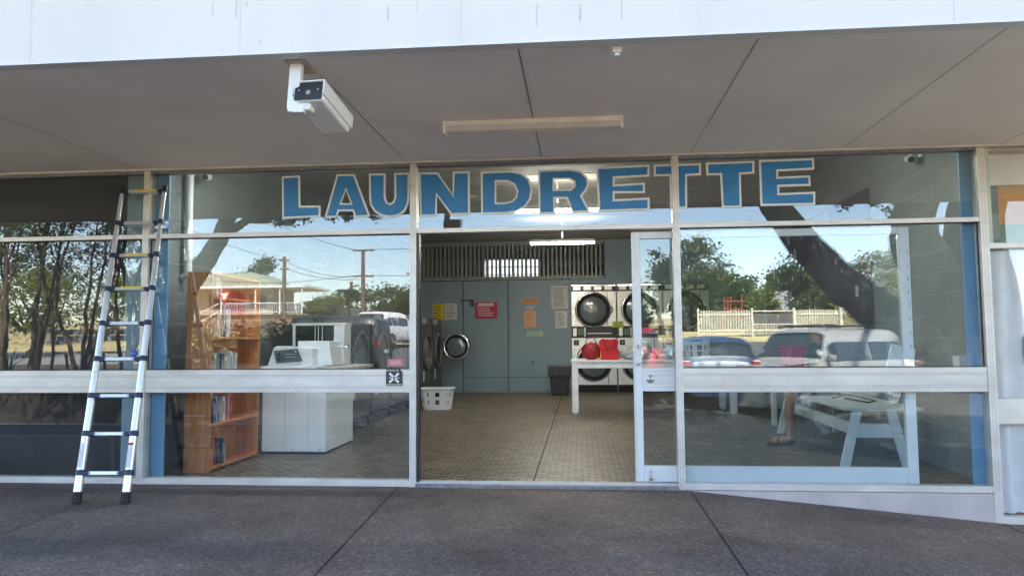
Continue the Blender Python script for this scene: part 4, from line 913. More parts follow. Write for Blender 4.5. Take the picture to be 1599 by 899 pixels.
rs_ = T('red_sticker', 'small pink-red sticker on the glass above the WARNING sticker', 'sticker', (-1.575, .04, .98))
MB().box(-1.642, -1.510, .0435, .0455, .985, 1.045).build('sheet', mat('pinkish_red', (.60, .22, .25), .5), rs_)
b = MB()
for z in (1.003, 1.018): b.box(-1.62, -1.53, .0425, .0434, z, z+.008)
b.build('print', mat('pale_print', (.7, .45, .45), .6), rs_)
# ---------------------------------------------------------------- the street opposite (seen in the glass)
def interp(x, pts):
    if x <= pts[0][0]: return pts[0][1]
    for (a, u), (b, v) in zip(pts[:-1], pts[1:]):
        if x <= b: t = (x-a)/(b-a); t = t*t*(3-2*t)*.35+t*.65; return u+(v-u)*t
    return pts[-1][1]
def car(name, label, loc, rz, paint, L=4.5, W=1.82, H=1.65, belt=.98, hood=.98, kind='suv', wheel=.35, rack=False, cat='car'):
    """x forward, rear at -L/2.  Body lofted from cross-sections; glass, lamps, wheels are parts."""
    t = T(name, label, cat, loc, rz, 'vehicles parked opposite the shop')
    h = L/2
    if kind == 'suv':   top = [(-h, .62), (-h+.04, belt+.02), (-h+.32, H-.14), (-h+.75, H-.02), (-.1, H), (.42, H-.05), (1.12, hood+.06), (h-.35, hood-.08), (h-.05, .78), (h, .55)]; g0, g1 = -h+.10, 1.15; r0, r1 = -h+.45, .40
    elif kind == '4wd': top = [(-h, .62), (-h+.03, belt+.05), (-h+.10, H-.10), (-h+.35, H), (.2, H), (.45, H-.04), (.92, hood+.05), (h-.15, hood-.03), (h-.03, .85), (h, .5)]; g0, g1 = -h+.06, .93; r0, r1 = -h+.22, .42
    else:               top = [(-h, .55), (-h+.03, .92), (-h+.55, hood+.04), (-h+1.25, H-.04), (-.1, H), (.25, H-.03), (1.1, hood+.04), (h-.3, hood-.12), (h-.04, .68), (h, .5)]; g0, g1 = -h+.62, 1.15; r0, r1 = -h+1.2, .22
    def sec(x):
        tz = interp(x, top); e = min(1, max(0, (h-abs(x))/.55)); hw = W/2*(.80+.20*math.sin(e*math.pi/2)); bz = min(belt, tz-.01)
        k = max(0, min(1, (tz-belt)/(H-belt))); rw = hw*(1-.20*k)-.02
        crown = .035
        p = [(0, tz+crown*.6), (rw*.5, tz+crown*.4), (rw*.82, tz), (rw, tz-.05*min(1, k*3)-.012)]
        p += [(rw+(hw-.03-rw)*s, (tz-.06*min(1, k*3)-.014)+(bz-(tz-.06*min(1, k*3)-.014))*s) for s in (.33, .66, .97)]
        p += [(hw, bz-.10), (hw+.005, .66), (hw-.005, .45), (hw-.06, .26), (hw-.2, .22)]
        return p
    xs_ = sorted(set([-h, -h+.02, -h+.06, -h+.12, -h+.2, h-.02, h-.06, h-.14, h-.25] + [x for x, _ in top] + [-h+L*i/34 for i in range(35)]))
    def loft(xs, j0, j1, off=0., name_='body', m=None, par=None, both=True):
        b = MB()
        for s in (1, -1):
            vs = []; n = j1-j0+1
            for x in xs:
                for j in range(j0, j1+1):
                    y, z = sec(x)[j]; vs.append((x, s*(y+off*(1 if j > 2 else .3)), z+off*(1 if j < 5 else 0)))
            b.add(vs, [(i*n+j, (i+1)*n+j, (i+1)*n+j+1, i*n+j+1) for i in range(len(xs)-1) for j in range(n-1)], True)
        return b.build(name_, m, par, world=False)
    body = MB()
    np_ = 12
    for s in (1, -1):
        vs = [(x, s*y, z) for x in xs_ for y, z in sec(x)]
        body.add(vs, [(i*np_+j, (i+1)*np_+j, (i+1)*np_+j+1, i*np_+j+1) for i in range(len(xs_)-1) for j in range(np_-1)], True)
        for x in (xs_[0], xs_[-1]): body.add([(x, s*y, z) for y, z in sec(x)] + [(x, 0, .22)], [tuple(range(np_+1))])
    bo = body.build('body', paint, t, world=False)
    # glass
    def rng(a, b, n=7): return [a+(b-a)*i/n for i in range(n+1)]
    doors = [(r0+.02, r0+.45), (r0+.50, r0+(r1-r0)*.5-.02), (r0+(r1-r0)*.5+.06, r1+.12)] if kind != 'sedan' else [(r0+.05, r0+(r1-r0)*.45), (r0+(r1-r0)*.45+.06, r1+.15)]
    for a, b in doors: loft(rng(a, b), 4, 6, .006, 'side_window', Mt['car_glass'], t)
    loft(rng(r1+.08, g1-.06), 0, 3, .006, 'windscreen', Mt['car_glass'], t)
    loft(rng(g0+.03, r0-.10), 0, 3, .008, 'rear_window', Mt['car_glass'], t)
    redl = Mt['tail']
    for s in (1, -1):
        MB().box(-h-.01, -h+.22, s*(W/2*.74), s*(W/2*.955), .84, .99 if kind != 'sedan' else .90).build('tail_lamp', redl, t, world=False, bevel=.03)
        MB().box(h-.26, h+.0, s*(W/2*.58), s*(W/2*.93), .66, .80).build('headlight', Mt['chrome'], t, world=False, bevel=.03)
        MB().box(g1-.35, g1-.22, s*(W/2-.02), s*(W/2+.16), belt+.02, belt+.17).build('wing_mirror', paint, t, world=False, bevel=.03)
        b = MB()
        for x in (r0+(r1-r0)*.5+.02, r0+.48, r1+.25): b.box(x, x+.008, s*(W/2-.01), s*(W/2+.0065), .42, belt-.08)
        b.box(-h+.6, h-.7, s*(W/2-.03), s*(W/2+.008), .24, .31)
        b.build('door_seam', Mt['black'], bo, world=False)
        for wx in (-h+.82, h-.85):
            MB().lathe((wx, s*(W/2-.06), wheel+.03), [(.0001, s*.062), (wheel+.075, s*.062), (wheel+.075, -.1*s)], 'y', 30).build('wheel_arch', Mt['black'], bo, world=False)
            ty = MB().lathe((wx, s*(W/2-.06), wheel), [(wheel*.62, s*.075), (wheel*.9, s*.085), (wheel, s*.06), (wheel, -s*.12), (wheel*.6, -s*.14)], 'y', 30).build('wheel', Mt['black_r'], t, world=False)
            rim = MB()
            for q in range(5):
                an = q*2*math.pi/5; d_ = Vector((math.cos(an), 0, math.sin(an))); n2 = Vector((-d_.z, 0, d_.x))*.03
                y = s*(W/2-.06+.082); c0 = Vector((wx, y, wheel)); rim.add([c0+n2, c0-n2, c0+d_*wheel*.6-n2*1.5, c0+d_*wheel*.6+n2*1.5], [(0, 1, 2, 3)])
            rim.lathe((wx, s*(W/2-.06), wheel), [(wheel*.62, s*.078), (wheel*.56, s*.083), (wheel*.54, s*.05)], 'y', 30).build('rim', Mt['steelg'], ty, world=False)
    MB().box(-h-.015, -h+.004, -.24, .24, .60, .72).build('number_plate', Mt['white_sign'], t, world=False)
    MB().box(-h-.02, -h+.2, -W/2*.78, W/2*.78, .30, .46).build('bumper', Mt['black'], t, world=False, bevel=.04)
    if rack:
        b = MB()
        for s in (1, -1): b.tube([(r0+.1, s*W*.36, H+.07), (r1-.1, s*W*.36, H+.07)], .018, 8)
        for x in (r0+.3, r1-.35): b.tube([(x, -W*.38, H+.09), (x, W*.38, H+.09)], .02, 8)
        for x in (r0+.15, r1-.15):
            for s in (1, -1): b.tube([(x, s*W*.36, H+.0), (x, s*W*.36, H+.07)], .018, 6)
        b.build('roof_rack', Mt['black'], t, world=False)
    return t
Mt['tail'] = mat('tail_lamp_red', (.35, .01, .015), .25)
def paint(n, c, r=.42): return mat(n, c, r, 0, .02, 2, spec=.8)
car('parked_car', 'red hatchback parked opposite, reflected beside the door handle', (1.0, -12.1, Gz(1, -12)-.02), rad(-90), paint('red_paint', (.50, .01, .04)), L=4.1, W=1.76, H=1.60)
car('parked_car', 'blue hatchback parked next to the red one opposite the shop', (3.0, -12.0, Gz(3, -12)-.02), rad(-90), paint('blue_paint', (.012, .032, .09)), L=4.0, W=1.74, H=1.48, belt=.92, hood=.90)
car('parked_ute', 'silver four wheel drive with black roof rack, reflected in the right window', (5.3, -11.4, Gz(5.5, -11)-.02), rad(180-35), paint('silver_paint', (.27, .265, .255), .35), L=4.7, W=1.86, H=1.84, belt=1.12, hood=1.10, kind='4wd', wheel=.39, rack=True, cat='four wheel drive')
car('parked_car', 'white sedan partly behind the silver four wheel drive', (6.0, -13.5, Gz(6, -13)-.02), rad(180), paint('white_paint_b', (.75, .75, .73)), L=4.6, W=1.8, H=1.46, belt=.92, hood=.92, kind='sedan')
car('parked_car', 'white sport utility car parked across the road beyond the left window', (-9.35, -29.3, Gz(-9, -29)-.02), rad(-80), paint('white_paint', (.86, .85, .82)), L=4.6, W=1.86, H=1.70, belt=1.02)
car('parked_ute', 'dark four wheel drive in the shade behind the dark hedge', (-8.55, -17.2, Gz(-8, -17)-.02), rad(180), paint('dark_paint', (.012, .016, .018)), L=4.7, W=1.86, H=1.78, belt=1.1, hood=1.08, kind='4wd', wheel=.39, cat='four wheel drive')

# foliage ---------------------------------------------------------
def leaf_mesh(name, clumps, size, m, parent=None, seed=0, asp=.45, sub=40, spread=.16, world=True):
    """clumps: (centre, radii, n leaves). many small leaf faces gathered round random twig points in the crown volume"""
    rg_ = np.random.default_rng(seed); allv = []
    for q_ in clumps:
        c, r, n = q_[:3]; sz = q_[3] if len(q_) > 3 else size
        k = max(3, n//sub); u = rg_.normal(size=(k, 3)); u /= np.linalg.norm(u, axis=1)[:, None]; rr = rg_.uniform(.25, 1, k)**.45
        ce = np.array(c) + u*rr[:, None]*np.array(r); idx = rg_.integers(0, k, n)
        rm = float(np.mean(r)); p = ce[idx] + rg_.normal(size=(n, 3))*np.array([1, 1, .7])*spread*rm*rg_.uniform(.5, 1.3, k)[idx][:, None]
        a = rg_.normal(size=(n, 3)); a[:, 2] = a[:, 2]*.6-.25; a /= np.linalg.norm(a, axis=1)[:, None]
        b = np.cross(a, rg_.normal(size=(n, 3))); b /= np.linalg.norm(b, axis=1)[:, None]
        s = sz*rg_.uniform(.6, 1.4, n)[:, None]
        v = np.stack([p, p+a*s*.5+b*s*asp*.5, p+a*s, p+a*s*.5-b*s*asp*.5], 1); allv.append(v.reshape(-1, 3))
    v = np.concatenate(allv)
    if parent is not None and world: inv = np.array(wm(parent).inverted()); v = v@inv[:3, :3].T+inv[:3, 3]
    nq = len(v)//4; me = bpy.data.meshes.new(name); me.vertices.add(len(v)); me.vertices.foreach_set('co', v.astype(np.float32).ravel())
    me.loops.add(nq*4); me.loops.foreach_set('vertex_index', np.arange(nq*4, dtype=np.int32)); me.polygons.add(nq)
    me.polygons.foreach_set('loop_start', np.arange(0, nq*4, 4, dtype=np.int32)); me.polygons.foreach_set('loop_total', np.full(nq, 4, dtype=np.int32))
    me.update(calc_edges=True); me.materials.append(m); o = bpy.data.objects.new(name, me); COL.objects.link(o)
    if parent is not None: o.parent = parent
    return o
def wob(pts, amp, rs, n=4):
    out = []
    for a, b in zip(pts[:-1], pts[1:]):
        for i in range(n):
            t = i/n; p = Vector(a).lerp(Vector(b), t); k = amp if (i or out) else 0
            out.append(p+Vector((rs.uniform(-k, k), rs.uniform(-k, k), 0)))
    out.append(Vector(pts[-1])); return out
def limb(b, pts, r0, r1, rs, amp=.03, n=3, seg=14):
    p = wob(pts, amp, rs, n); m = len(p); b.tube(p, [r0+(r1-r0)*i/(m-1) for i in range(m)], seg)
rs = random.Random(21)
# big street tree right
t2 = T('street_tree', 'massive fig tree with a thick leaning limb, reflected in the right window', 'tree', (9.6, -14.6, .1), 0, 'large shade trees at the kerb')
b = MB()
limb(b, [(9.9, -14.6, -.1), (9.3, -14.5, .9), (8.75, -14.5, 1.35), (7.65, -14.5, 2.15), (6.9, -14.5, 2.85), (6.0, -14.5, 3.9), (5.35, -14.5, 4.85), (4.5, -14.3, 6.3), (3.2, -13.6, 8.0)], .72, .26, rs, .04)
limb(b, [(10.0, -14.7, -.1), (9.75, -14.7, 1.4), (9.5, -14.7, 2.8), (9.05, -14.6, 3.7), (9.0, -14.5, 4.4), (9.5, -14.2, 6.5), (9.2, -12.5, 8.2)], .95, .34, rs, .05)
limb(b, [(10.7, -14.7, -.1), (10.7, -14.7, 2.0), (10.6, -14.7, 4.0), (10.9, -14.6, 5.6), (12, -14, 8.0)], 1.0, .5, rs, .06)
limb(b, [(5.0, -14.4, 5.4), (4.8, -12.5, 6.6), (4.0, -9.5, 7.4), (3.4, -6.5, 7.6), (3, -3.5, 7.9)], .20, .06, rs)
limb(b, [(9.3, -14.2, 6.0), (9.4, -11, 7.1), (8.4, -7.5, 7.5), (7.6, -4.2, 7.8)], .22, .06, rs)
b.build('trunk', Mt['bark'], t2)
leaf_mesh('crown', [((3.2, -11.0, 8.2), (4.6, 3.0, 1.2), 9000), ((9.8, -10.8, 8.5), (4.4, 3.2, 1.5), 12000), ((3.0, -1.7, 7.2), (4.6, 2.3, .8), 11000), ((8.4, -1.9, 7.3), (3.2, 2.3, .9), 8000), ((6.0, -17, 8), (5, 2.5, 1.2), 5000), ((7.7, -14.2, 5.15), (1.1, .6, .42), 1100, .12), ((8.5, -14.0, 4.5), (.45, .4, .3), 300, .12), ((5.0, -13.9, 5.3), (1.6, .5, .3), 500, .12)], .20, Mt['leaf_dark'], t2, 2)  # high clumps out of view are placed to shade car park and trunk
# big street tree left
t1 = T('street_tree', 'large forked street tree at the garden bed, reflected behind the ladder', 'tree', (-7.75, -7.2, .5), 0, 'large shade trees at the kerb')
b = MB()
limb(b, [(-7.8, -7.25, .3), (-7.75, -7.2, 1.1), (-7.62, -7.2, 2.2)], .44, .30, rs, .02, 3)
limb(b, [(-7.62, -7.2, 2.15), (-7.72, -7.2, 3.0), (-7.5, -7.3, 4.2), (-7.6, -7.6, 5.6)], .24, .10, rs)
limb(b, [(-7.6, -7.2, 2.1), (-7.25, -7.2, 2.5), (-6.93, -7.2, 2.95), (-6.62, -7.2, 3.6), (-6.2, -7.3, 4.6), (-5.6, -7.6, 5.8)], .22, .09, rs, .02)
limb(b, [(-6.78, -7.2, 3.3), (-6.5, -7.15, 3.35), (-6.2, -7.1, 3.5), (-5.8, -7.0, 3.45), (-5.3, -6.9, 3.75)], .10, .045, rs)
limb(b, [(-7.7, -7.2, 2.6), (-8.3, -7.2, 3.0), (-8.8, -7.3, 3.8)], .09, .04, rs)
b.build('trunk', Mt['bark'], t1)
leaf_mesh('crown', [((-7.4, -3.6, 6.9), (2.6, 3.0, 1.1), 9000), ((-4.4, -2.4, 7.0), (4.0, 2.6, .9), 11000), ((-5, -10.5, 6.2), (3.5, 2, 1), 6000), ((-5.45, -6.95, 3.5), (.62, .3, .15), 1100, .07), ((-4.9, -7, 3.75), (.8, .4, .25), 900, .07), ((-4.1, -7, 3.45), (.5, .2, .1), 160, .07), ((-8.4, -7.4, 3.2), (.5, .5, .5), 900, .08), ((-8.0, -9.5, 6.3), (2.6, 2, 1), 4500)], .15, Mt['leaf_dark'], t1, 3)  # upper unseen clumps spread towards the shop to shade the ground
# multi-stemmed shrubs in the bed
for i, (x, y) in enumerate([(-11.6, -7.7), (-10.75, -7.5), (-9.75, -7.6), (-8.95, -7.8)]):
    s = T('bed_shrub', ['tall many-stemmed shrub at the far left of the garden bed', 'slender forked shrub in front of the bench end', 'bushy shrub with a curving stem before the bench middle', 'leafy shrub nearest the forked street tree in the bed'][i], 'shrub', (x, y, .55), 0, 'tall shrubs in the garden bed')
    b = MB(); cl = []
    for k in range(5):
        a = rs.uniform(0, 6.28); w_ = rs.uniform(.05, .22); top = (x+rs.uniform(-.75, .75), y+rs.uniform(-.5, .5), rs.uniform(3.4, 4.6))
        mid = (x+w_*1.6*math.cos(a)+(top[0]-x)*.35, y+.2*math.sin(a), 1.7+rs.uniform(-.2, .3))
        limb(b, [(x+w_*.4*math.cos(a), y+w_*.4*math.sin(a), .5), mid, top], .048, .014, rs, .045, 4, 8)
        cl.append((tuple(top), (.45, .45, .45), 260)); 
        for q in range(7):
            t_ = rs.uniform(.25, .95); p = Vector(mid).lerp(Vector(top), t_); e = p+Vector((rs.uniform(-.5, .5), rs.uniform(-.4, .4), rs.uniform(.05, .6)))
            limb(b, [p, e], .016, .006, rs, .02, 2, 5); cl.append((tuple(e), (.24, .24, .2), 60))
    b.build('stem', Mt['bark_l'], s)
    leaf_mesh('foliage', cl, .085, Mt['leaf_mid'] if i % 2 else Mt['leaf_olive'], s, 30+i, .32, 12, .30)
for i, (x, y) in enumerate([(-11.4, -7.0), (-10.9, -7.05)]):
    s = T('strap_plant', ['spiky low plant at the left edge of the bed wall', 'spiky low plant just right of the other by the bed wall'][i], 'plant', (x, y, .56), 0, 'spiky plants on the bed edge')
    b = MB()
    for k in range(26):
        a = rs.uniform(0, 6.28); r = rs.uniform(.1, .38); hh = rs.uniform(.25, .62)
        p = [Vector((x, y, .55)), Vector((x+r*.4*math.cos(a), y+r*.4*math.sin(a), .55+hh*.7)), Vector((x+r*math.cos(a), y+r*math.sin(a), .55+hh))]
        b.tube(p, [.014, .012, .002], 4, False, .3)
    b.build('blade_cluster', Mt['leaf_dark'], s)
# bench in the bed
pb = T('park_bench', 'weathered slatted park bench behind the garden shrubs', 'bench', (-10.1, -8.6, .56))
for z in (1.24, 1.37): MB().box(-11.15, -9.02, -8.33, -8.29, z, z+.115).build('backrest', Mt['timber_g'] if 'timber_g' in Mt else Mt['kerb'], pb)
for y in (-8.75, -8.60, -8.45): MB().box(-11.15, -9.02, y, y+.12, .985, 1.02).build('seat', Mt['kerb'], pb)
for x in (-10.95, -10.1, -9.25):
    MB().tube([(x, -8.25, .56), (x, -8.33, .98), (x, -8.27, 1.49)], .030, 6).tube([(x, -8.8, .56), (x, -8.72, .97)], .028, 6).build('leg', Mt['timber'], pb)
# dark hedge
hg = T('hedge', 'dark clipped hedge seen reflected over the white top loading washer', 'hedge', (-8.6, -15.2, .1))
leaf_mesh('foliage', [((-11.6+i*.55, -15.2, 1.0), (.55, .5, .88), 1100) for i in range(8)], .10, Mt['leaf_dark'], hg, 44, .5, 20, .22)
b = MB()
for i in range(8): limb(b, [(-11.6+i*.55, -15.2, .05), (-11.55+i*.55, -15.2, 1.2)], .03, .012, rs, .03, 3, 6)
b.build('stem', Mt['bark_l'], hg)
# trees beyond the road
def far_tree(label, x, y, h, w, m, seed, size=.24, n=3600, low=.3, name='tree', sparse=1.):
    z = Gz(x, y)-.1; t = T(name, label, 'tree', (x, y, z), 0, 'trees beyond the road'); r = random.Random(seed); b = MB()
    limb(b, [(x, y, z), (x+r.uniform(-.2, .2)*w, y, z+h*.3), (x+r.uniform(-.1, .1)*w, y, z+h*.62)], .03*h+.03, .012*h, r, .05*w/3, 3, 8)
    cl = []; k = 9
    for i in range(k):
        a = r.uniform(0, 6.28); q = r.uniform(.12, .42)*w; zz = z+h*(low+r.uniform(.02, .92)*(1-low)); q *= math.sin(min(1, (1.08-(zz-z)/h)*2.4)*math.pi/2)
        c = (x+q*math.cos(a), y+q*math.sin(a), zz-h*.06); cl.append((c, (w*.22*r.uniform(.7, 1.25), w*.22, h*.13*r.uniform(.8, 1.3)), int(n/k)))
        limb(b, [(x, y, z+h*.28), ((x+c[0])/2, (y+c[1])/2, (z+h*.3+c[2])/2), c], .012*h, .004*h, r, .05, 2, 5)
    b.build('trunk', Mt['bark'], t); leaf_mesh('crown', cl, size, m, t, seed, .6, 26, .34); return t
for i, (x, y, hh, ww, m_) in enumerate([(8.8, -53, 4.6, 5, 'leaf_mid'), (12.0, -55, 4.4, 5.5, 'leaf_mid'), (16.5, -56, 4.4, 5.5, 'leaf_olive'), (19, -54, 4.2, 6, 'leaf_mid'), (3.2, -60, 3.4, 5, 'leaf_dark')]):
    far_tree(['green tree filling the gap behind the lime tree', 'green tree rising behind the grey roof, left part', 'olive tree rising behind the grey roof, right part', 'mid green tree behind the pale twiggy tree', 'distant dark tree low beyond the red hatchback'][i], x, y, hh, ww, Mt[m_], 80+i, .26, 6000, .0)
far_tree('tall olive tree above the picket fence at the door edge', 7.2, -44, 6.6, 4.6, Mt['leaf_olive'], 51, 0.22, 10400, .12)
far_tree('rounded lime green tree behind the picket fence', 10.4, -47, 4.6, 4.2, Mt['leaf_mid'], 52, 0.22, 8320, .05)
far_tree('low yellow green bush between the fence and grey roof', 12.3, -46, 3.2, 3.4, Mt['leaf_lime'], 53, 0.22, 6720, .0)
far_tree('dark tree with a ragged crown beside the leaning trunk reflection', 14.2, -42, 6.2, 3.8, Mt['leaf_mid'], 54, 0.20, 6720, .22)
far_tree('yellow olive bush spilling over the picket fence', 15.4, -38.5, 3.4, 4.2, Mt['leaf_lime'], 55, 0.19, 9600, .05)
far_tree('pale bare-twigged tree right of the leaning trunk', 20.2, -48, 5.6, 6.0, Mt['leaf_pale'], 56, 0.19, 6720, .15)
far_tree('pale spreading tree at the far right of the reflection', 24.5, -50, 5.8, 6.0, Mt['leaf_pale'], 57, 0.19, 6720, .15)
far_tree('dark green tree at the right edge of the sliding door reflection', 23.0, -42, 6.0, 3.2, Mt['leaf_mid'], 58, 0.22, 6720, .1)
far_tree('thin leafy tree seen through the narrow door pane', 5.0, -40, 5.2, 2.2, Mt['leaf_dark'], 59, 0.20, 2560, .3)
far_tree('dark conical tree low in the narrow door pane', 3.6, -52, 4.0, 3.4, Mt['leaf_dark'], 60, 0.22, 4800, .05)
far_tree('dense green tree standing over the verandah house', -27.6, -58, 6.6, 5.0, Mt['leaf_mid'], 61, 0.22, 8800, .3)
far_tree('olive tree left of the verandah house', -34.5, -56, 6.2, 6.0, Mt['leaf_olive'], 62, 0.25, 6720, .1)
far_tree('wide brown-green tree beyond the white sport utility car', -15.5, -50, 3.9, 6.0, Mt['leaf_olive'], 63, 0.22, 8000, .0)
far_tree('brown-green tree at the right end of the left window', -11.5, -46, 3.6, 5.0, Mt['leaf_olive'], 64, 0.22, 6720, .0)
far_tree('low orange-green tree between the two power poles', -23.0, -62, 3.0, 4.4, Mt['leaf_lime'], 65, 0.22, 4160, .0)
far_tree('low dark tree beside the palm', -19.5, -66, 2.5, 4.0, Mt['leaf_mid'], 66, 0.22, 4160, .0)
far_tree('low green tree right of the verandah', -26.5, -66, 3.6, 6.5, Mt['leaf_olive'], 67, 0.22, 4160, .0)
for i, (x, y, hh, ww, m_) in enumerate([(-24, -24, 4.2, 5, 'leaf_lime'), (-30, -34, 5, 6, 'leaf_olive'), (-19.5, -26, 4.4, 4, 'leaf_lime'), (-38, -36, 5.5, 6, 'leaf_mid'), (-31, -40, 4.6, 5, 'leaf_olive')]):
    far_tree(['yellow green tree behind the bench', 'olive tree on the grassy verge behind the shrubs', 'yellow green tree right of the bench reflection', 'mid green tree at the far left verge', 'olive tree behind the forked street tree'][i], x, y, hh, ww, Mt[m_], 70+i, .17, 3600, .22)
# palm
pm = T('palm_tree', 'small palm with arching fronds between the power poles and the white car', 'palm', (-18.0, -50, 2))
MB().tube([(-18.0, -50, 2.0), (-17.95, -50, 3.5), (-17.95, -50, 4.7)], [.22, .16, .12], 8).build('trunk', Mt['bark'], pm)
b = MB()
for k in range(14):
    a = k*2*math.pi/14+rs.uniform(-.2, .2); L_ = rs.uniform(1.0, 1.5); pr_ = None
    for i in range(8):
        q = i/7; c = Vector((-17.95+L_*q*math.cos(a), -50+L_*q*math.sin(a), 4.7+.75*math.sin(q*2.4)-.75*q*q)); s_ = Vector((-math.sin(a), math.cos(a), 0))*(.22*math.sin(math.pi*min(1, q+.12)))
        if pr_: b.add([pr_[0]+pr_[1]+Vector((0, 0, -.1)), pr_[0], c, c+s_+Vector((0, 0, -.1))], [(0, 1, 2, 3)]).add([pr_[0]-pr_[1]+Vector((0, 0, -.1)), pr_[0], c, c-s_+Vector((0, 0, -.1))], [(3, 2, 1, 0)])
        pr_ = (c, s_)
b.build('frond', Mt['leaf_dark'], pm)
# verandah house
ho = T('verandah_house', 'low house on brick base with flat verandah roof, white balustrade and steps', 'house', (-26, -50, 2))
brick = brickmat('warm_brick', (.34, .20, .13), (.30, .17, .11), (.4, .36, .3), .23, .08, .01, 'xz', .85, .3)
MB().box(-31.5, -22.6, -56, -50.6, 1.9, 3.35).build('brick_base', brick, ho)
MB().box(-31.4, -24.6, -56, -51.6, 3.351, 5.45).build('wall', mat('tan_cladding', (.42, .34, .24), .8), ho)
MB().box(-28.9, -27.0, -51.6, -51.55, 3.36, 5.2).build('door_panel', mat('maroon_door', (.32, .03, .06), .6), ho)
MB().box(-30.0, -28.95, -51.6, -51.56, 3.9, 5.1).build('window', Mt['car_glass'], ho)
MB().box(-26.6, -25.2, -51.6, -51.56, 3.9, 5.1).build('window', Mt['car_glass'], ho)
MB().box(-31.9, -21.4, -56, -50.2, 5.45, 5.62).build('verandah_roof', Mt['white'], ho)
MB().prism([(-31.9, 5.62), (-24.0, 5.62), (-26.2, 6.75), (-29.6, 6.75)], (0, -56, 0), (1, 0, 0), (0, 0, 1), -4.5).build('hip_roof', mat('pale_green_roof', (.35, .38, .28), .7), ho)
MB().box(-31.6, -21.7, -51.5, -50.3, 3.351, 3.40).build('deck', Mt['cream'], ho)
b = MB()
for x in (-31.4, -28.4, -25.6, -23.6, -21.8): b.box(x, x+.09, -50.45, -50.36, 3.4, 5.45)
b.build('post', Mt['white'], ho)
b = MB(); x = -31.4
b.box(-28.4, -21.7, -50.42, -50.38, 4.22, 4.28).box(-28.4, -21.7, -50.42, -50.38, 3.5, 3.54)
x = -28.3
while x < -21.75: b.box(x, x+.03, -50.41, -50.39, 3.54, 4.22); x += .18
b.tube([(-28.5, -50.3, 4.25), (-30.0, -49.2, 3.2)], .04, 6).tube([(-28.5, -50.3, 3.6), (-30.0, -49.2, 2.5)], .04, 6).tube([(-29.9, -49.25, 3.3), (-29.9, -49.25, 2.3)], .04, 6)
b.build('balustrade', Mt['white'], ho)
# grey roofed house + red frame + sheds behind the fence
h2 = T('grey_roofed_house', 'grey roofed cottage behind the cream picket fence', 'house', (14, -48, 1.5))
MB().box(11.4, 18.4, -52, -47.2, 1.5, 3.05).build('wall', mat('white_weatherboard', (.5, .48, .44), .8), h2)
MB().prism([(10.9, 2.95), (19, 2.95), (16.4, 4.55), (13.6, 4.45)], (0, -52.4, 0), (1, 0, 0), (0, 0, 1), -5.6).build('roof', mat('grey_iron_roof', (.30, .31, .32), .5), h2)
MB().box(12.2, 13.6, -47.2, -47.15, 1.9, 2.8).build('window', Mt['car_glass'], h2)
pf = T('play_frame', 'red painted frame standing among the trees behind the fence', 'frame', (9.8, -43, 1.7))
b = MB()
for x in (9.3, 9.5, 9.7, 10.4): b.tube([(x, -43, 1.6), (x+.05, -43, 3.9)], .05, 6)
for z in (2.6, 3.1, 3.6): b.tube([(9.3, -43, z), (10.45, -43, z)], .035, 6)
b.build('bars', mat('red_frame_paint', (.26, .045, .025), .6), pf)
for i, (x, y, z, w_) in enumerate([(22.6, -60, 3.2, 1.6), (25.0, -61, 3.4, 2.0)]):
    s = T('white_cottage', ['small white gabled cottage at the right, the left one', 'small white gabled cottage at the right, the larger one'][i], 'house', (x, y, 2))
    MB().box(x-w_, x+w_, y-2, y+1, 1.8, z+1.0).build('wall', Mt['white'], s); MB().prism([(-w_-.1, 0), (w_+.1, 0), (0, .7)], (x, y-2.1, z+1.0), (1, 0, 0), (0, 0, 1), -3.2).build('roof', Mt['alu_w'], s)
# picket fence
pk = T('picket_fence', 'long cream picket fence with a railed gap along the grass bank', 'fence', (11, -37, 1.3))
b = MB(); x = 6.7
while x < 24:
    if not 9.7 < x < 12.0: b.box(x, x+.075, -37.02, -37.0, 1.40, 2.78+.02*math.sin(x*3))
    else: b.box(x, x+.05, -37.02, -37.0, 1.40, 1.95)
    x += .15
b.build('picket', Mt['cream'], pk)
b = MB().box(6.7, 24, -36.99, -36.95, 1.6, 1.68).box(6.7, 9.7, -36.99, -36.95, 2.5, 2.58).box(12, 24, -36.99, -36.95, 2.5, 2.58).box(9.7, 12, -36.99, -36.95, 2.70, 2.76).box(9.7, 12, -36.99, -36.95, 1.95, 2.0)
b.build('fence_rail', Mt['cream'], pk)
b = MB()
for x in (6.65, 9.65, 11.95, 14.5, 17, 19.5, 22): b.box(x, x+.1, -36.95, -36.85, 1.2, 2.9)
b.build('post', Mt['cream'], pk)
MB().box(9.5, 12.2, -37.9, -37.8, 1.4, 2.62).build('dark_trellis', None or mat('dark_timber', (.10, .09, .08), .9), pk)
# mown bank stripes are grass; power poles and lines
def pole(x, y, h, arms, label):
    z = Gz(x, y)-.1; t = T('power_pole', label, 'power pole', (x, y, z), 0, 'power poles along the road')
    MB().tube([(x, y, z), (x, y, z+h)], [.17, .12], 10).build('pole', Mt['timber'], t)
    for dz, w_ in arms:
        MB().box(x-w_, x+w_, y-.06, y+.06, z+h-dz-.06, z+h-dz+.06).build('crossarm', Mt['timber'], t)
        b = MB()
        for q in (-.9, -.4, .4, .9): b.lathe((x+q*w_, y, z+h-dz+.06), [(.03, 0), (.045, .06), (.03, .12), (.0001, .15)], 'z', 8)
        b.build('insulator', Mt['white'], t)
    return Vector((x, y, z+h))
A = pole(-21.0, -45, 5.6, [(.25, .35), (.9, .3)], 'plain brown timber power pole by the verandah house')
B_ = pole(-15.25, -45, 6.0, [(.05, .75), (1.9, .75)], 'pale power pole with two crossarms above the white car')
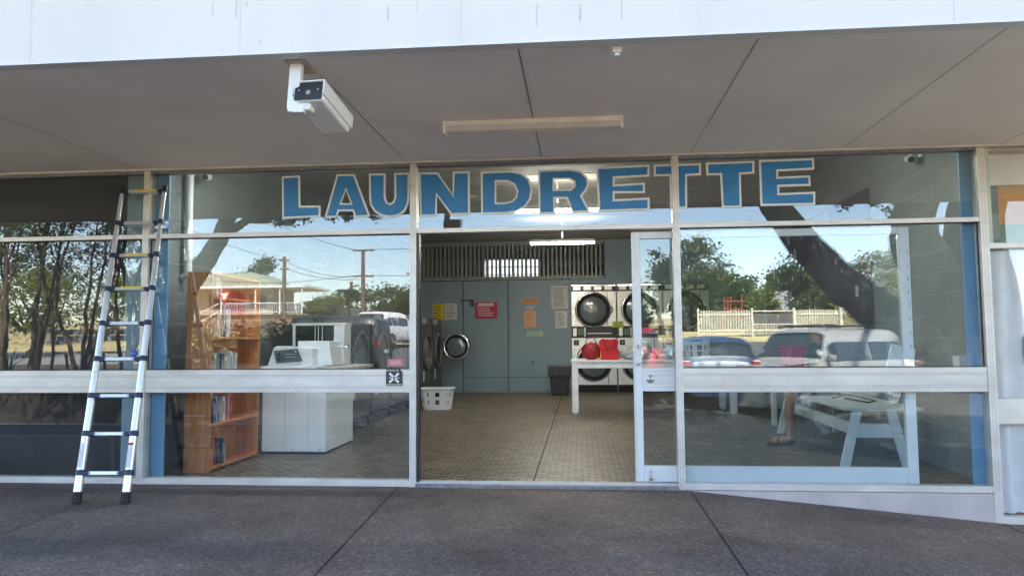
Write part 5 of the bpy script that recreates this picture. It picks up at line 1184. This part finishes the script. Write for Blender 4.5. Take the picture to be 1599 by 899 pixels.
C_ = pole(-12.1, -47, 4.4, [(.1, .5), (1.0, .4)], 'distant power pole at the right edge of the left window')
D_ = pole(-18.3, -52, 3.9, [], 'thin short pole between the two power poles')
def wire(a, b, sag, label):
    a, b = Vector(a), Vector(b); pts = [a.lerp(b, i/16)+Vector((0, 0, -sag*4*(i/16)*(1-i/16))) for i in range(17)]
    MB().tube(pts, .018, 5).build('power_line', Mt['black'], None, label=label, cat='power line', group='overhead power lines')
wire((-21, -45, A.z-.3), (-26.5, -30, 10.5), .7, 'overhead line rising left from the brown power pole')
wire((-21, -45, A.z-.3), (-15.3, -45, B_.z-1.9), .45, 'overhead line between the brown pole and the crossarm pole, upper one')
wire((-21, -45, A.z-.8), (-15.3, -45, B_.z-2.1), .35, 'overhead line between the brown pole and the crossarm pole, lower one')
wire((-15.9, -45, B_.z), (-19, -22, 9.5), .6, 'overhead line rising left from the top crossarm')
wire((-14.6, -45, B_.z), (2, -44, 9.2), .5, 'overhead line running right from the top crossarm')
wire((-14.6, -45, B_.z-1.85), (2, -44, 7.3), .6, 'overhead line running right from the lower crossarm')
wire((-15.9, -45, B_.z-1.85), (-40, -46, 9), 1.6, 'overhead line running left from the lower crossarm')
ls = T('street_light', 'small street lamp beyond the low trees between the poles', 'street lamp', (-19.6, -60, 2.5))
MB().tube([(-19.6, -60, 2.4), (-19.6, -60, 5.2)], .05, 8).build('post', Mt['steelg'], ls); MB().lathe((-19.6, -60, 5.2), [(.0001, 0), (.3, .0), (.25, .2), (.0001, .3)], 'z', 12).build('lamp_head', Mt['black'], ls)
# give-way sign beside verandah house
gw = T('give_way_sign', 'red and white triangular road sign by the verandah house', 'road sign', (-23.4, -41, 2))
MB().tube([(-23.4, -41, 1.7), (-23.4, -41, 4.6)], .04, 8).build('post', Mt['steelg'], gw)
MB().prism([(-.5, .85), (.5, .85), (0, 0)], (-23.4, -40.94, 3.7), (1, 0, 0), (0, 0, 1), -.02).build('sign_plate', Mt['red'], gw)
MB().prism([(-.3, .73), (.3, .73), (0, .22)], (-23.4, -40.915, 3.7), (1, 0, 0), (0, 0, 1), -.006).build('sign_face', Mt['white_sign'], gw)
